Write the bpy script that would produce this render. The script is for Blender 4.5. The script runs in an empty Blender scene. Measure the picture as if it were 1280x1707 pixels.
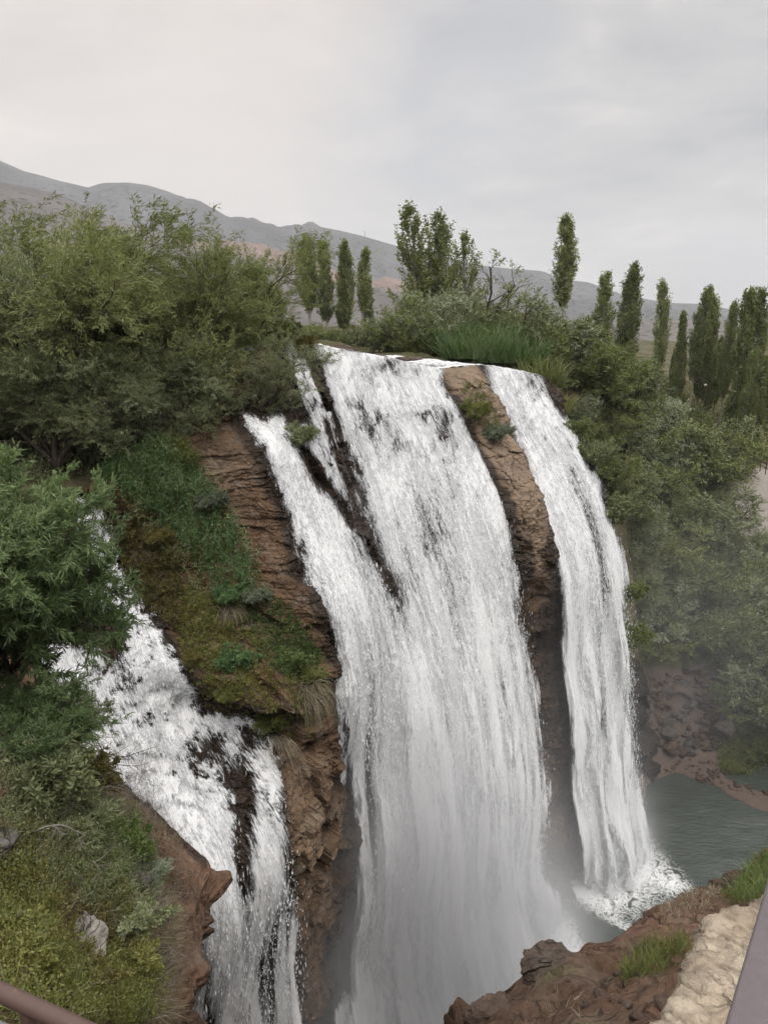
import bpy, math, random
import numpy as np
R = math.radians
rng = np.random.default_rng(11)
random.seed(5)
scene = bpy.context.scene
C = scene.collection

# ------------------------------------------------------------------ camera
CAM_H = 45.0
PITCH = R(14.5)
FPX = 1232.0
cam_d = bpy.data.cameras.new('camera')
cam_d.sensor_fit = 'VERTICAL'; cam_d.sensor_height = 36.0; cam_d.lens = 36.0*FPX/1707.0
cam_d.clip_start = 0.05; cam_d.clip_end = 30000
cam = bpy.data.objects.new('camera', cam_d); C.objects.link(cam)
cam.location = (0, 0, CAM_H); cam.rotation_euler = (math.pi/2-PITCH, 0, 0)
scene.camera = cam

# ------------------------------------------------------------------ sky, sun, exposure
scene.view_settings.view_transform = 'Standard'; scene.view_settings.look = 'None'
scene.view_settings.exposure = 0.3; scene.view_settings.gamma = 1.0
scene.cycles.max_bounces = 6; scene.cycles.diffuse_bounces = 3; scene.cycles.glossy_bounces = 2
scene.cycles.transmission_bounces = 3; scene.cycles.transparent_max_bounces = 12; scene.cycles.volume_bounces = 1
scene.cycles.use_denoising = True; scene.cycles.use_adaptive_sampling = True; scene.cycles.adaptive_threshold = 0.035
SUN_EL, SUN_AZ = 56.0, 160.0       # azimuth from +Y towards +X
world = bpy.data.worlds.new('World'); scene.world = world; world.use_nodes = True
def N(nt, typ, **kw):
    n = nt.nodes.new(typ)
    for k, v in kw.items():
        if k in ('operation','blend_type','data_type','sky_type','noise_dimensions','feature','attribute_name','attribute_type','distance','interpolation_type','musgrave_type','wave_type','clamp','use_clamp','noise_type','normalize'):
            setattr(n, k, v)
        else:
            n.inputs[int(k[1:]) if k[0] == 'i' and k[1:].isdigit() else k].default_value = v
    return n
def ramp(nt, src, stops, interp='LINEAR'):
    n = nt.nodes.new('ShaderNodeValToRGB'); e = n.color_ramp.elements; n.color_ramp.interpolation = interp
    while len(e) < len(stops): e.new(0.5)
    for el, (p, c) in zip(e, stops):
        el.position = p; el.color = (c, c, c, 1) if not hasattr(c, '__len__') else (*c, 1)
    nt.links.new(src, n.inputs[0]); return n
def math_n(nt, op, a, b=None, c=None, clamp=False):
    n = nt.nodes.new('ShaderNodeMath'); n.operation = op; n.use_clamp = clamp
    for k, v in enumerate((a, b, c)):
        if v is None: continue
        if isinstance(v, (int, float)): n.inputs[k].default_value = v
        else: nt.links.new(v, n.inputs[k])
    return n.outputs[0]
def mixc(nt, fac, a, b, bt='MIX'):
    n = nt.nodes.new('ShaderNodeMix'); n.data_type = 'RGBA'; n.blend_type = bt
    for sock, v in ((n.inputs[0], fac), (n.inputs[6], a), (n.inputs[7], b)):
        if isinstance(v, (int, float)): sock.default_value = v
        elif isinstance(v, tuple): sock.default_value = (*v, 1)
        else: nt.links.new(v, sock)
    return n.outputs[2]
def noise2(nt, vec, scale, detail=4, rough=.55, dist=0.0):
    o = noise(nt, vec, scale, detail, rough, dist); o.node.noise_dimensions = '2D'; return o
def noise(nt, vec, scale, detail=4, rough=.55, dist=0.0):
    n = nt.nodes.new('ShaderNodeTexNoise'); n.inputs['Scale'].default_value = scale; n.inputs['Detail'].default_value = detail
    n.inputs['Roughness'].default_value = rough; n.inputs['Distortion'].default_value = dist
    if vec is not None: nt.links.new(vec, n.inputs['Vector'])
    return n.outputs['Fac']
def mapping(nt, vec, scale=(1,1,1), loc=(0,0,0), rot=(0,0,0)):
    n = nt.nodes.new('ShaderNodeMapping'); n.inputs['Scale'].default_value = scale; n.inputs['Location'].default_value = loc; n.inputs['Rotation'].default_value = rot
    nt.links.new(vec, n.inputs['Vector']); return n.outputs[0]
def attr(nt, name):
    n = nt.nodes.new('ShaderNodeAttribute'); n.attribute_name = name; return n

nt = world.node_tree; nt.nodes.clear()
wo = nt.nodes.new('ShaderNodeOutputWorld'); bg = nt.nodes.new('ShaderNodeBackground')
sky = nt.nodes.new('ShaderNodeTexSky'); sky.sky_type = 'NISHITA'; sky.sun_disc = False
sky.sun_elevation = R(SUN_EL); sky.sun_rotation = R(SUN_AZ); sky.dust_density = 3.0
bg.inputs['Strength'].default_value = 0.1
tc = nt.nodes.new('ShaderNodeTexCoord')
d0 = tc.outputs['Generated']
sep = nt.nodes.new('ShaderNodeSeparateXYZ'); nt.links.new(d0, sep.inputs[0])
# flat cloud deck: direction projected on a high plane
zz = math_n(nt, 'ADD', math_n(nt, 'MAXIMUM', sep.outputs[2], 0.0), 0.22)
cx = math_n(nt, 'DIVIDE', sep.outputs[0], zz); cy = math_n(nt, 'DIVIDE', sep.outputs[1], zz)
cmb = nt.nodes.new('ShaderNodeCombineXYZ'); nt.links.new(cx, cmb.inputs[0]); nt.links.new(cy, cmb.inputs[1])
cv = cmb.outputs[0]
n1 = noise(nt, mapping(nt, d0, (3.6, 3.6, 9.0), (1.37, .61, .23), (.22, -.16, .5)), 1.0, 6, .52, .6)
n2 = noise(nt, mapping(nt, cv, (1.1, 2.0, 1), (7.73, 2.31, .4), (0, 0, .45)), 1.7, 6, .55, .4)
f = math_n(nt, 'ADD', math_n(nt, 'MULTIPLY', n1, .68), math_n(nt, 'MULTIPLY', n2, .32))
cl = ramp(nt, f, [(.36, (2.9, 2.95, 3.15)), (.44, (4.2, 4.17, 4.25)), (.53, (5.05, 4.92, 4.86)), (.63, (7.2, 6.55, 6.1))])
wn = nt.nodes.new('ShaderNodeTexNoise'); wn.inputs['Scale'].default_value = 3.2; wn.inputs['Detail'].default_value = 5; nt.links.new(mapping(nt, d0, (1, 1, 2.2)), wn.inputs['Vector'])
wv_ = nt.nodes.new('ShaderNodeVectorMath'); wv_.operation = 'MULTIPLY_ADD'; nt.links.new(wn.outputs['Color'], wv_.inputs[0]); wv_.inputs[1].default_value = (.34, .2, .26)
wo_ = nt.nodes.new('ShaderNodeVectorMath'); wo_.operation = 'SUBTRACT'; nt.links.new(d0, wo_.inputs[0]); wo_.inputs[1].default_value = (.17, .1, .13); nt.links.new(wo_.outputs[0], wv_.inputs[2])
wn_ = nt.nodes.new('ShaderNodeVectorMath'); wn_.operation = 'NORMALIZE'; nt.links.new(wv_.outputs[0], wn_.inputs[0]); d_w = wn_.outputs[0]
# warmer and brighter towards the upper left where the sun stands behind the cloud
def glow(dirv, lo, hi):
    dp = nt.nodes.new('ShaderNodeVectorMath'); dp.operation = 'DOT_PRODUCT'
    nt.links.new(d_w, dp.inputs[0]); dp.inputs[1].default_value = dirv
    mr = nt.nodes.new('ShaderNodeMapRange'); mr.interpolation_type = 'SMOOTHSTEP'
    nt.links.new(dp.outputs['Value'], mr.inputs[0]); mr.inputs[1].default_value = lo; mr.inputs[2].default_value = hi
    return mr.outputs[0]
def dirpx(px, py):
    xc = (px-640)/FPX; yc = -(py-853.5)/FPX
    v = np.array([xc, math.cos(PITCH)+yc*math.sin(PITCH), -math.sin(PITCH)+yc*math.cos(PITCH)]); v /= np.linalg.norm(v)
    return tuple(v)
c1 = mixc(nt, math_n(nt, 'MULTIPLY', glow(dirpx(60, 60), .88, 1.0), .62), cl.outputs[0], (8.1, 7.25, 6.6))
c1 = mixc(nt, math_n(nt, 'MULTIPLY', glow(dirpx(740, 170), .988, 1.0), .55), c1, (4.2, 4.35, 4.7))
c1 = mixc(nt, math_n(nt, 'MULTIPLY', glow(dirpx(560, 360), .996, .9998), .45), c1, (4.1, 4.15, 4.4))
c1 = mixc(nt, math_n(nt, 'MULTIPLY', glow(dirpx(440, 180), .975, 1.0), .5), c1, (7.2, 6.5, 6.05))
c1 = mixc(nt, math_n(nt, 'MULTIPLY', glow(dirpx(1300, 480), .994, .9998), .5), c1, (4.4, 4.45, 4.75))
c2 = mixc(nt, .95, sky.outputs[0], c1)
zen = nt.nodes.new('ShaderNodeMapRange'); zen.interpolation_type = 'SMOOTHSTEP'; nt.links.new(sep.outputs[2], zen.inputs[0])
for k_, v_ in ((1, .36), (2, .85), (3, 1.0), (4, 3.5)): zen.inputs[k_].default_value = v_
vs = nt.nodes.new('ShaderNodeVectorMath'); vs.operation = 'SCALE'; nt.links.new(c2, vs.inputs[0]); nt.links.new(zen.outputs[0], vs.inputs['Scale']); c2 = vs.outputs[0]
# the ground half of the world: dim
c2 = mixc(nt, math_n(nt, 'LESS_THAN', sep.outputs[2], -0.03), c2, (1.2, 1.2, 1.1))
nt.links.new(c2, bg.inputs[0]); nt.links.new(bg.outputs[0], wo.inputs[0])
sd = bpy.data.lights.new('sun', 'SUN'); sd.energy = 1.4; sd.angle = R(30); sd.color = (1, .96, .9)
so = bpy.data.objects.new('sun', sd); C.objects.link(so)
_v = np.array([math.cos(R(SUN_EL))*math.sin(R(SUN_AZ)), math.cos(R(SUN_EL))*math.cos(R(SUN_AZ)), math.sin(R(SUN_EL))])
import mathutils
so.rotation_euler = mathutils.Vector(tuple(_v)).to_track_quat('Z', 'Y').to_euler(); so.location = (10, -30, 90)

# ------------------------------------------------------------------ helpers: rays, noise, meshes
def ray(px, py):
    px = np.asarray(px, float); py = np.asarray(py, float)
    xc = (px-640)/FPX; yc = -(py-853.5)/FPX
    return np.stack([xc, math.cos(PITCH)+yc*math.sin(PITCH), -math.sin(PITCH)+yc*math.cos(PITCH)], -1)
O = np.array([0, 0, CAM_H])
def P(px, py, Y):                         # the point at depth Y (metres north of the viewpoint) seen at that pixel
    d = ray(px, py); return O+d*(np.asarray(Y, float)/d[..., 1])[..., None]
def PZ(px, py, z):
    d = ray(px, py); return O+d*((np.asarray(z, float)-CAM_H)/d[..., 2])[..., None]
def project(p):
    q = np.asarray(p, float)-O
    zc = q[..., 1]*math.cos(PITCH)-q[..., 2]*math.sin(PITCH); yc = q[..., 1]*math.sin(PITCH)+q[..., 2]*math.cos(PITCH)
    zc = np.maximum(zc, 1e-3)
    return 640+FPX*q[..., 0]/zc, 853.5-FPX*yc/zc, zc
def _h(ix, iy, iz, seed):
    h = (ix.astype(np.uint32)*np.uint32(374761393) + iy.astype(np.uint32)*np.uint32(668265263) + iz.astype(np.uint32)*np.uint32(2147483647) + np.uint32(seed*974711 & 0xffffffff))
    h = (h ^ (h >> np.uint32(13)))*np.uint32(1274126177); h ^= h >> np.uint32(16)
    h = h*np.uint32(2246822519); h ^= h >> np.uint32(15)
    return h.astype(np.float64)/4294967295.0
def vnoise(p, seed=0):                    # value noise in [-1,1]
    p = np.asarray(p, float); i = np.floor(p).astype(np.int64); f = p-i; f = f*f*f*(f*(f*6-15)+10)
    r = 0
    for dx in (0, 1):
        for dy in (0, 1):
            for dz in (0, 1):
                w = (f[..., 0] if dx else 1-f[..., 0])*(f[..., 1] if dy else 1-f[..., 1])*(f[..., 2] if dz else 1-f[..., 2])
                r = r+w*_h(i[..., 0]+dx, i[..., 1]+dy, i[..., 2]+dz, seed)
    return r*2-1
def fbm(p, octaves=4, seed=0, gain=.5, lac=2.03):
    p = np.asarray(p, float); r = 0; a = 1.0
    for k in range(octaves):
        r = r+a*vnoise(p, seed+k*7); p = p*lac+13.7; a *= gain
    return r
def rnd1(ix, seed=0):
    ix = np.asarray(ix).astype(np.int64); return _h(ix, ix*0+3, ix*0+7, seed)
def rnd2(ix, iy, seed=0):
    return _h(np.asarray(ix).astype(np.int64), np.asarray(iy).astype(np.int64), np.asarray(ix).astype(np.int64)*0+5, seed)
def cells(p, seed=0):                     # Worley in 2-D: distance to the border between cells, cell random
    i0 = np.floor(p).astype(np.int64); d1 = np.full(p.shape[:-1], 9.0); d2 = d1.copy(); rid = np.zeros(p.shape[:-1])
    for dx in (-1, 0, 1):
        for dy in (-1, 0, 1):
            cx_, cy_ = i0[..., 0]+dx, i0[..., 1]+dy
            qx = cx_+rnd2(cx_, cy_, seed); qy = cy_+rnd2(cx_, cy_, seed+1)
            d = np.hypot(p[..., 0]-qx, p[..., 1]-qy); rr = rnd2(cx_, cy_, seed+2)
            closer = d < d1
            d2 = np.where(closer, d1, np.minimum(d2, d)); rid = np.where(closer, rr, rid); d1 = np.where(closer, d, d1)
    return d2-d1, rid
def sstep(a, b, x):
    t = np.clip((x-a)/(b-a), 0, 1); return t*t*(3-2*t)
def rbf(ctrl, vals, smooth=1e-3, scale=10.0):
    c = np.asarray(ctrl, float)/scale; v = np.asarray(vals, float); n = len(c)
    def ker(a):
        r = np.sqrt(((a[:, None, :]-c[None])**2).sum(-1)); return np.where(r > 1e-9, r*r*np.log(r+1e-12), 0)
    A = np.zeros((n+3, n+3)); A[:n, :n] = ker(c)+smooth*np.eye(n); A[:n, n] = 1; A[:n, n+1:] = c; A[n, :n] = 1; A[n+1:, :n] = c.T
    w = np.linalg.solve(A, np.concatenate([v, np.zeros(3)]))
    def f(q):
        q = np.asarray(q, float)/scale; sh = q.shape[:-1]; q = q.reshape(-1, 2); out = np.empty(len(q))
        for k in range(0, len(q), 40000):
            s_ = q[k:k+40000]; out[k:k+40000] = ker(s_) @ w[:n]+w[n]+s_ @ w[n+1:]
        return out.reshape(sh)
    return f
def mk(name, V, F, mat, parent=None, smooth=True, attrs=None, uv=None, link=True):
    V = np.ascontiguousarray(V, np.float32).reshape(-1, 3); me = bpy.data.meshes.new(name)
    me.vertices.add(len(V)); me.vertices.foreach_set('co', V.ravel())
    Fs = F if isinstance(F, (list, tuple)) else [F]
    Fs = [np.asarray(f_, np.int32) for f_ in Fs if len(f_)]
    li = np.concatenate([f_.ravel() for f_ in Fs]); tot = np.concatenate([np.full(len(f_), f_.shape[1], np.int32) for f_ in Fs])
    me.loops.add(len(li)); me.loops.foreach_set('vertex_index', li)
    me.polygons.add(len(tot)); st = np.zeros(len(tot), np.int32); st[1:] = np.cumsum(tot)[:-1]
    me.polygons.foreach_set('loop_start', st); me.polygons.foreach_set('loop_total', tot)
    if uv is not None:
        l = me.uv_layers.new(name='UVMap'); l.data.foreach_set('uv', np.ascontiguousarray(np.asarray(uv, np.float32).reshape(-1, 2)[li]).ravel())
    for k, a in (attrs or {}).items():
        at = me.attributes.new(k, 'FLOAT', 'POINT'); at.data.foreach_set('value', np.ascontiguousarray(a, np.float32).ravel())
    me.update(calc_edges=True); me.validate()
    me.polygons.foreach_set('use_smooth', np.full(len(me.polygons), bool(smooth)))
    me.materials.append(mat)
    o = bpy.data.objects.new(name, me)
    if link: C.objects.link(o)
    if parent is not None: o.parent = parent
    return o
def grid_faces(r, c, keep=None):
    a = (np.arange(r-1)[:, None]*c+np.arange(c-1)[None]).ravel(); f_ = np.stack([a, a+1, a+c+1, a+c], -1)
    return f_ if keep is None else f_[keep.ravel()]
def tag(o, label, cat, group=None):
    o['label'] = label; o['category'] = cat
    if group: o['group'] = group
    return o
def empty(name, loc=(0, 0, 0), rz=0):
    o = bpy.data.objects.new(name, None); C.objects.link(o); o.location = loc; o.rotation_euler = (0, 0, rz); o.empty_display_size = .3; return o
def struct(o, kind='structure'):
    o['kind'] = kind; return o
def resample(pts, n):
    pts = np.asarray(pts, float); L = np.concatenate([[0], np.cumsum(np.linalg.norm(np.diff(pts[:, :3], axis=0), axis=1))])
    t = np.linspace(0, L[-1], n); return np.stack([np.interp(t, L, pts[:, k]) for k in range(pts.shape[1])], -1)
def smooth_curve(pts, n):                 # Catmull-Rom
    p = np.asarray(pts, float); q = np.vstack([2*p[0]-p[1], p, 2*p[-1]-p[-2]]); m = len(p)-1; t = np.linspace(0, m-1e-6, n); i = t.astype(int); f_ = (t-i)[:, None]
    a, b, c_, d = q[i], q[i+1], q[i+2], q[i+3]
    return .5*(2*b+(c_-a)*f_+(2*a-5*b+4*c_-d)*f_**2+(3*b-a-3*c_+d)*f_**3)
def new_mat(name):
    m = bpy.data.materials.new(name); m.use_nodes = True; t = m.node_tree; t.nodes.clear()
    out = t.nodes.new('ShaderNodeOutputMaterial'); return m, t, out
def principled(t, out, rough=.8, spec=.3):
    b = t.nodes.new('ShaderNodeBsdfPrincipled'); b.inputs['Roughness'].default_value = rough; b.inputs['Specular IOR Level'].default_value = spec
    t.links.new(b.outputs[0], out.inputs[0]); return b
def bump(t, b, h, strength=.5, dist=.1):
    n = t.nodes.new('ShaderNodeBump'); n.inputs['Strength'].default_value = strength; n.inputs['Distance'].default_value = dist
    t.links.new(h, n.inputs['Height']); t.links.new(n.outputs[0], b.inputs['Normal']); return n

# ------------------------------------------------------------------ materials of the ground and the water
def rock_material(name, cols, strata=1.0, pale=.5, joints=.6):
    m, t, out = new_mat(name); b = principled(t, out, .85, .25)
    g = t.nodes.new('ShaderNodeNewGeometry'); pos = g.outputs['Position']
    big = noise(t, pos, .22, 5, .6, .4); mid = noise(t, pos, 1.1, 6, .62); fine = noise(t, pos, 7, 6, .68)
    lay = noise(t, mapping(t, pos, (.25, .25, 2.6), (0, 0, 0), (.10, -.06, 0)), 1.0, 5, .65, .5)
    lay2 = noise(t, mapping(t, pos, (.5, .5, 9.0), (0, 0, 0), (.10, -.06, 0)), 1.0, 3, .6, .4)
    c = ramp(t, math_n(t, 'ADD', math_n(t, 'MULTIPLY', big, .55), math_n(t, 'MULTIPLY', lay, .45*strata)), [(.30, cols[0]), (.45, cols[1]), (.56, cols[2]), (.68, cols[3])]).outputs[0]
    c = mixc(t, math_n(t, 'MULTIPLY', ramp(t, mid, [(.52, 0), (.72, 1)]).outputs[0], pale), c, cols[4])
    c = mixc(t, .75, c, ramp(t, fine, [(.25, .42), (.5, .95), (.75, 1.5)]).outputs[0], 'MULTIPLY')
    crack = ramp(t, lay2, [(.36, .35), (.46, 1)]).outputs[0]
    c = mixc(t, .6*strata, c, crack, 'MULTIPLY')
    vw = t.nodes.new('ShaderNodeVectorMath'); vw.operation = 'MULTIPLY_ADD'; nzc = t.nodes.new('ShaderNodeTexNoise'); nzc.inputs['Scale'].default_value = .8; nzc.inputs['Detail'].default_value = 4; t.links.new(pos, nzc.inputs['Vector']); t.links.new(nzc.outputs['Color'], vw.inputs[0]); vw.inputs[1].default_value = (1.1, 1.1, 1.1); t.links.new(pos, vw.inputs[2])
    jt = []
    for sc_, ro_ in (((.38, .38, 1.45), (.22, .26, .2)), ((1.1, 1.1, 4.6), (.12, -.12, .5))):
        v_ = t.nodes.new('ShaderNodeTexVoronoi'); v_.feature = 'DISTANCE_TO_EDGE'; v_.inputs['Scale'].default_value = 1; t.links.new(mapping(t, vw.outputs[0], sc_, (0, 0, 0), ro_), v_.inputs['Vector']); jt.append(ramp(t, v_.outputs['Distance'], [(.0, 0), (.035, 1)]).outputs[0])
    joint = math_n(t, 'MULTIPLY', jt[0], math_n(t, 'ADD', .45, math_n(t, 'MULTIPLY', jt[1], .55))); joint = math_n(t, 'MAXIMUM', joint, ramp(t, noise(t, pos, .9, 3, .6), [(.42, 0), (.6, 1)]).outputs[0]); c = mixc(t, joints, c, ramp(t, joint, [(0, .25), (1, 1)]).outputs[0], 'MULTIPLY')
    tn_ = attr(t, 'tan').outputs['Fac']; c = mixc(t, math_n(t, 'MULTIPLY', tn_, .75), c, mixc(t, .8, mixc(t, big, (.20, .135, .085), (.30, .24, .18)), ramp(t, joint, [(0, .45), (1, 1.08)]).outputs[0], 'MULTIPLY'))
    # moss and wetness are stains of the rock itself
    ms = attr(t, 'moss').outputs['Fac']
    msn = ramp(t, math_n(t, 'ADD', math_n(t, 'MULTIPLY', ms, .9), math_n(t, 'MULTIPLY', math_n(t, 'SUBTRACT', mid, .5), 1.3)), [(.45, 0), (.62, 1)]).outputs[0]
    mc = mixc(t, fine, (.03, .042, .012), (.14, .12, .028))
    c = mixc(t, math_n(t, 'MULTIPLY', msn, .85), c, mc)
    wt = attr(t, 'wet').outputs['Fac']
    wn = ramp(t, math_n(t, 'ADD', wt, math_n(t, 'MULTIPLY', math_n(t, 'SUBTRACT', mid, .5), .9)), [(.35, 0), (.75, 1)]).outputs[0]
    c = mixc(t, wn, c, mixc(t, .85, c, (.17, .18, .2), 'MULTIPLY'))
    t.links.new(c, b.inputs['Base Color'])
    rr = math_n(t, 'SUBTRACT', .85, math_n(t, 'MULTIPLY', wn, .6)); t.links.new(rr, b.inputs['Roughness'])
    hh = math_n(t, 'ADD', math_n(t, 'ADD', math_n(t, 'MULTIPLY', mid, .5), math_n(t, 'MULTIPLY', fine, .25)), math_n(t, 'ADD', math_n(t, 'MULTIPLY', lay2, .35), math_n(t, 'MULTIPLY', joint, .3)))
    bump(t, b, hh, 1.0, .3)
    return m
M_CLIFF = rock_material('cliff rock', [(.04, .026, .018), (.10, .06, .034), (.155, .095, .055), (.19, .135, .088), (.27, .24, .205)], .8, .55)
M_BOULDER = rock_material('boulder rock', [(.06, .04, .03), (.10, .07, .052), (.14, .105, .08), (.18, .145, .115), (.24, .215, .19)], .3, .4, .2)
M_BANKROCK = rock_material('bank soil and rock', [(.085, .05, .032), (.16, .092, .058), (.20, .125, .08), (.22, .16, .11), (.27, .23, .185)], .35, .35, .12)
M_GREYROCK = rock_material('grey broken rock', [(.06, .053, .048), (.10, .09, .082), (.14, .125, .115), (.18, .165, .15), (.25, .235, .22)], .4)

def ground_material():
    m, t, out = new_mat('dry ground'); b = principled(t, out, .95, .1)
    pos = t.nodes.new('ShaderNodeNewGeometry').outputs['Position']
    a = noise(t, pos, .12, 5, .6); f_ = noise(t, pos, 1.7, 6, .65); s = noise(t, pos, 9, 4, .7)
    c = ramp(t, a, [(.35, (.04, .048, .02)), (.5, (.075, .07, .035)), (.66, (.15, .12, .075))]).outputs[0]
    c = mixc(t, .7, c, ramp(t, f_, [(.3, .5), (.7, 1.5)]).outputs[0], 'MULTIPLY')
    bare = attr(t, 'bare').outputs['Fac']
    bn = ramp(t, math_n(t, 'ADD', bare, math_n(t, 'MULTIPLY', math_n(t, 'SUBTRACT', f_, .5), .9)), [(.4, 0), (.6, 1)]).outputs[0]
    c = mixc(t, bn, c, mixc(t, s, (.065, .047, .038), (.16, .125, .105)))
    c = mixc(t, attr(t, 'path').outputs['Fac'], c, mixc(t, s, (.24, .21, .185), (.36, .33, .30)))
    t.links.new(c, b.inputs['Base Color']); bump(t, b, math_n(t, 'ADD', f_, math_n(t, 'MULTIPLY', s, .3)), .8, .3); return m
M_GROUND = ground_material()

def water_material(name, streak=1.0):
    m, t, out = new_mat(name)
    uv = t.nodes.new('ShaderNodeUVMap').outputs[0]
    dens = attr(t, 'dens').outputs['Fac']; soft = attr(t, 'soft').outputs['Fac']
    # strands warp sideways a little, as falling water does
    wv = t.nodes.new('ShaderNodeTexNoise'); wv.noise_dimensions = '2D'; wv.inputs['Scale'].default_value = .35; wv.inputs['Detail'].default_value = 1; t.links.new(uv, wv.inputs['Vector'])
    vm = t.nodes.new('ShaderNodeVectorMath'); vm.operation = 'MULTIPLY_ADD'; t.links.new(wv.outputs['Color'], vm.inputs[0]); vm.inputs[1].default_value = (.4, .3, 0); t.links.new(uv, vm.inputs[2])
    w = vm.outputs[0]
    g1 = noise2(t, mapping(t, w, (10.5, 2.5, 1)), 1, 3, .75)                   # grain of broken water
    g2 = noise2(t, mapping(t, w, (3.2, .75, 1), (4, 7, 0)), 1, 2, .6, .5)      # clumps
    g3 = noise2(t, mapping(t, w, (.8, .10, 1), (9, 3, 0)), 1, 1, .5)      # broad thick and thin sheets
    g4 = noise2(t, mapping(t, w, (30, 10, 1), (1, 5, 0)), 1, 1, .7)        # droplets
    def k(x, a_): return math_n(t, 'MULTIPLY', math_n(t, 'SUBTRACT', x, .5), a_)
    up = math_n(t, 'ADD', math_n(t, 'ADD', k(g1, 1.25), k(g2, .85)), math_n(t, 'ADD', k(g3, .7), k(g4, .75)))
    vo = t.nodes.new('ShaderNodeTexVoronoi'); vo.voronoi_dimensions = '2D'; vo.inputs['Scale'].default_value = 1.0; t.links.new(mapping(t, w, (1.7, .33, 1), (3, 2, 0)), vo.inputs['Vector'])
    l2 = noise2(t, mapping(t, w, (5.5, 1.0, 1), (6, 1, 0)), 1, 3, .7, .5)
    lo = math_n(t, 'ADD', math_n(t, 'ADD', math_n(t, 'MULTIPLY', math_n(t, 'SUBTRACT', .42, vo.outputs['Distance']), .75), k(g3, 1.7)), math_n(t, 'ADD', k(l2, .95), k(g1, .8)))
    s = math_n(t, 'ADD', math_n(t, 'MULTIPLY', up, math_n(t, 'SUBTRACT', 1.0, soft)), math_n(t, 'MULTIPLY', lo, soft))
    v = math_n(t, 'ADD', dens, s)
    mr = t.nodes.new('ShaderNodeMapRange'); mr.interpolation_type = 'SMOOTHSTEP'; t.links.new(v, mr.inputs[0]); mr.inputs[1].default_value = .12; mr.inputs[2].default_value = .66; mr.inputs[4].default_value = .985
    al = mr.outputs[0]
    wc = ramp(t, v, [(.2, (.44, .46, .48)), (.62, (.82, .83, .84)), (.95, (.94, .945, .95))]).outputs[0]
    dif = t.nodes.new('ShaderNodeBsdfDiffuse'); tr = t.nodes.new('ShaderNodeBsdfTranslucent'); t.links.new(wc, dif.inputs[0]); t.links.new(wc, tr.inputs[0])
    bp = t.nodes.new('ShaderNodeBump'); bp.inputs['Strength'].default_value = .4; bp.inputs['Distance'].default_value = .15; t.links.new(s, bp.inputs['Height'])
    t.links.new(bp.outputs[0], dif.inputs['Normal'])
    mx = t.nodes.new('ShaderNodeMixShader'); mx.inputs[0].default_value = .25; t.links.new(dif.outputs[0], mx.inputs[1]); t.links.new(tr.outputs[0], mx.inputs[2])
    tp = t.nodes.new('ShaderNodeBsdfTransparent'); m2 = t.nodes.new('ShaderNodeMixShader')
    t.links.new(al, m2.inputs[0]); t.links.new(tp.outputs[0], m2.inputs[1]); t.links.new(mx.outputs[0], m2.inputs[2]); t.links.new(m2.outputs[0], out.inputs[0])
    return m
M_FALL = water_material('white water')

def pool_material():
    m, t, out = new_mat('pool water'); b = principled(t, out, .12, .5)
    pos = t.nodes.new('ShaderNodeNewGeometry').outputs['Position']
    foam = attr(t, 'foam').outputs['Fac']
    r1 = noise(t, mapping(t, pos, (1, 1, 1)), 1.0, 5, .6, 1.8); r2 = noise(t, pos, 3.6, 4, .65, 1.2)
    lace = math_n(t, 'ABSOLUTE', math_n(t, 'SUBTRACT', r1, .5)); lace2 = math_n(t, 'ABSOLUTE', math_n(t, 'SUBTRACT', r2, .5))
    fv = math_n(t, 'SUBTRACT', math_n(t, 'SUBTRACT', math_n(t, 'MULTIPLY', foam, 1.25), math_n(t, 'MULTIPLY', lace, 3.2)), math_n(t, 'MULTIPLY', lace2, 1.6))
    fm = ramp(t, fv, [(.05, 0), (.62, 1)]).outputs[0]
    c = mixc(t, noise(t, pos, .08, 4), (.036, .046, .04), (.062, .07, .062))
    c = mixc(t, fm, c, (.84, .85, .85)); t.links.new(c, b.inputs['Base Color'])
    t.links.new(math_n(t, 'ADD', .1, math_n(t, 'MULTIPLY', fm, .6)), b.inputs['Roughness'])
    w = math_n(t, 'ADD', noise(t, mapping(t, pos, (1.0, 2.6, 1), (0, 0, 0), (0, 0, .5)), 1.3, 5, .6, .5), math_n(t, 'MULTIPLY', fm, .6))
    bump(t, b, w, .5, .25); return m
M_POOL = pool_material()

# ------------------------------------------------------------------ the cliff: n(s, drop) in a frame along the rock face
SQ = math.sqrt(.5); CK = 51.0
def sn(x, y): return (x+y)*SQ, (x-y+CK)*SQ
def xy(s, n): return (s+n)*SQ-CK/2, (s-n)*SQ+CK/2
ZC = np.array([(0, 9.5), (5, 9), (10, 8.2), (15, 8), (18, 7.2), (20, 6.3), (22.5, 4.3), (24, 2.5), (26, 1.5), (28.7, 1.25), (35, 2.2), (41.6, 3.4), (46.5, 3.3), (50, 3.8), (54.7, 4.5), (58, 5.5), (64, 7), (80, 9)])
def zc(s): return np.interp(s, ZC[:, 0], ZC[:, 1])
ctrl, vals = [], []
def cp(px, py, s):
    d = ray(px, py); t = s/SQ/(d[0]+d[1]); p = O+d*t; _, n = sn(p[0], p[1]); ctrl.append((s, CAM_H-p[2])); vals.append(n)
for s_ in (0, 6, 12, 16, 19, 22, 24, 27, 30, 34, 38, 41.6, 44, 47, 50, 54, 58):
    ctrl.append((s_, float(zc(s_)))); vals.append(0.0)
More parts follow.
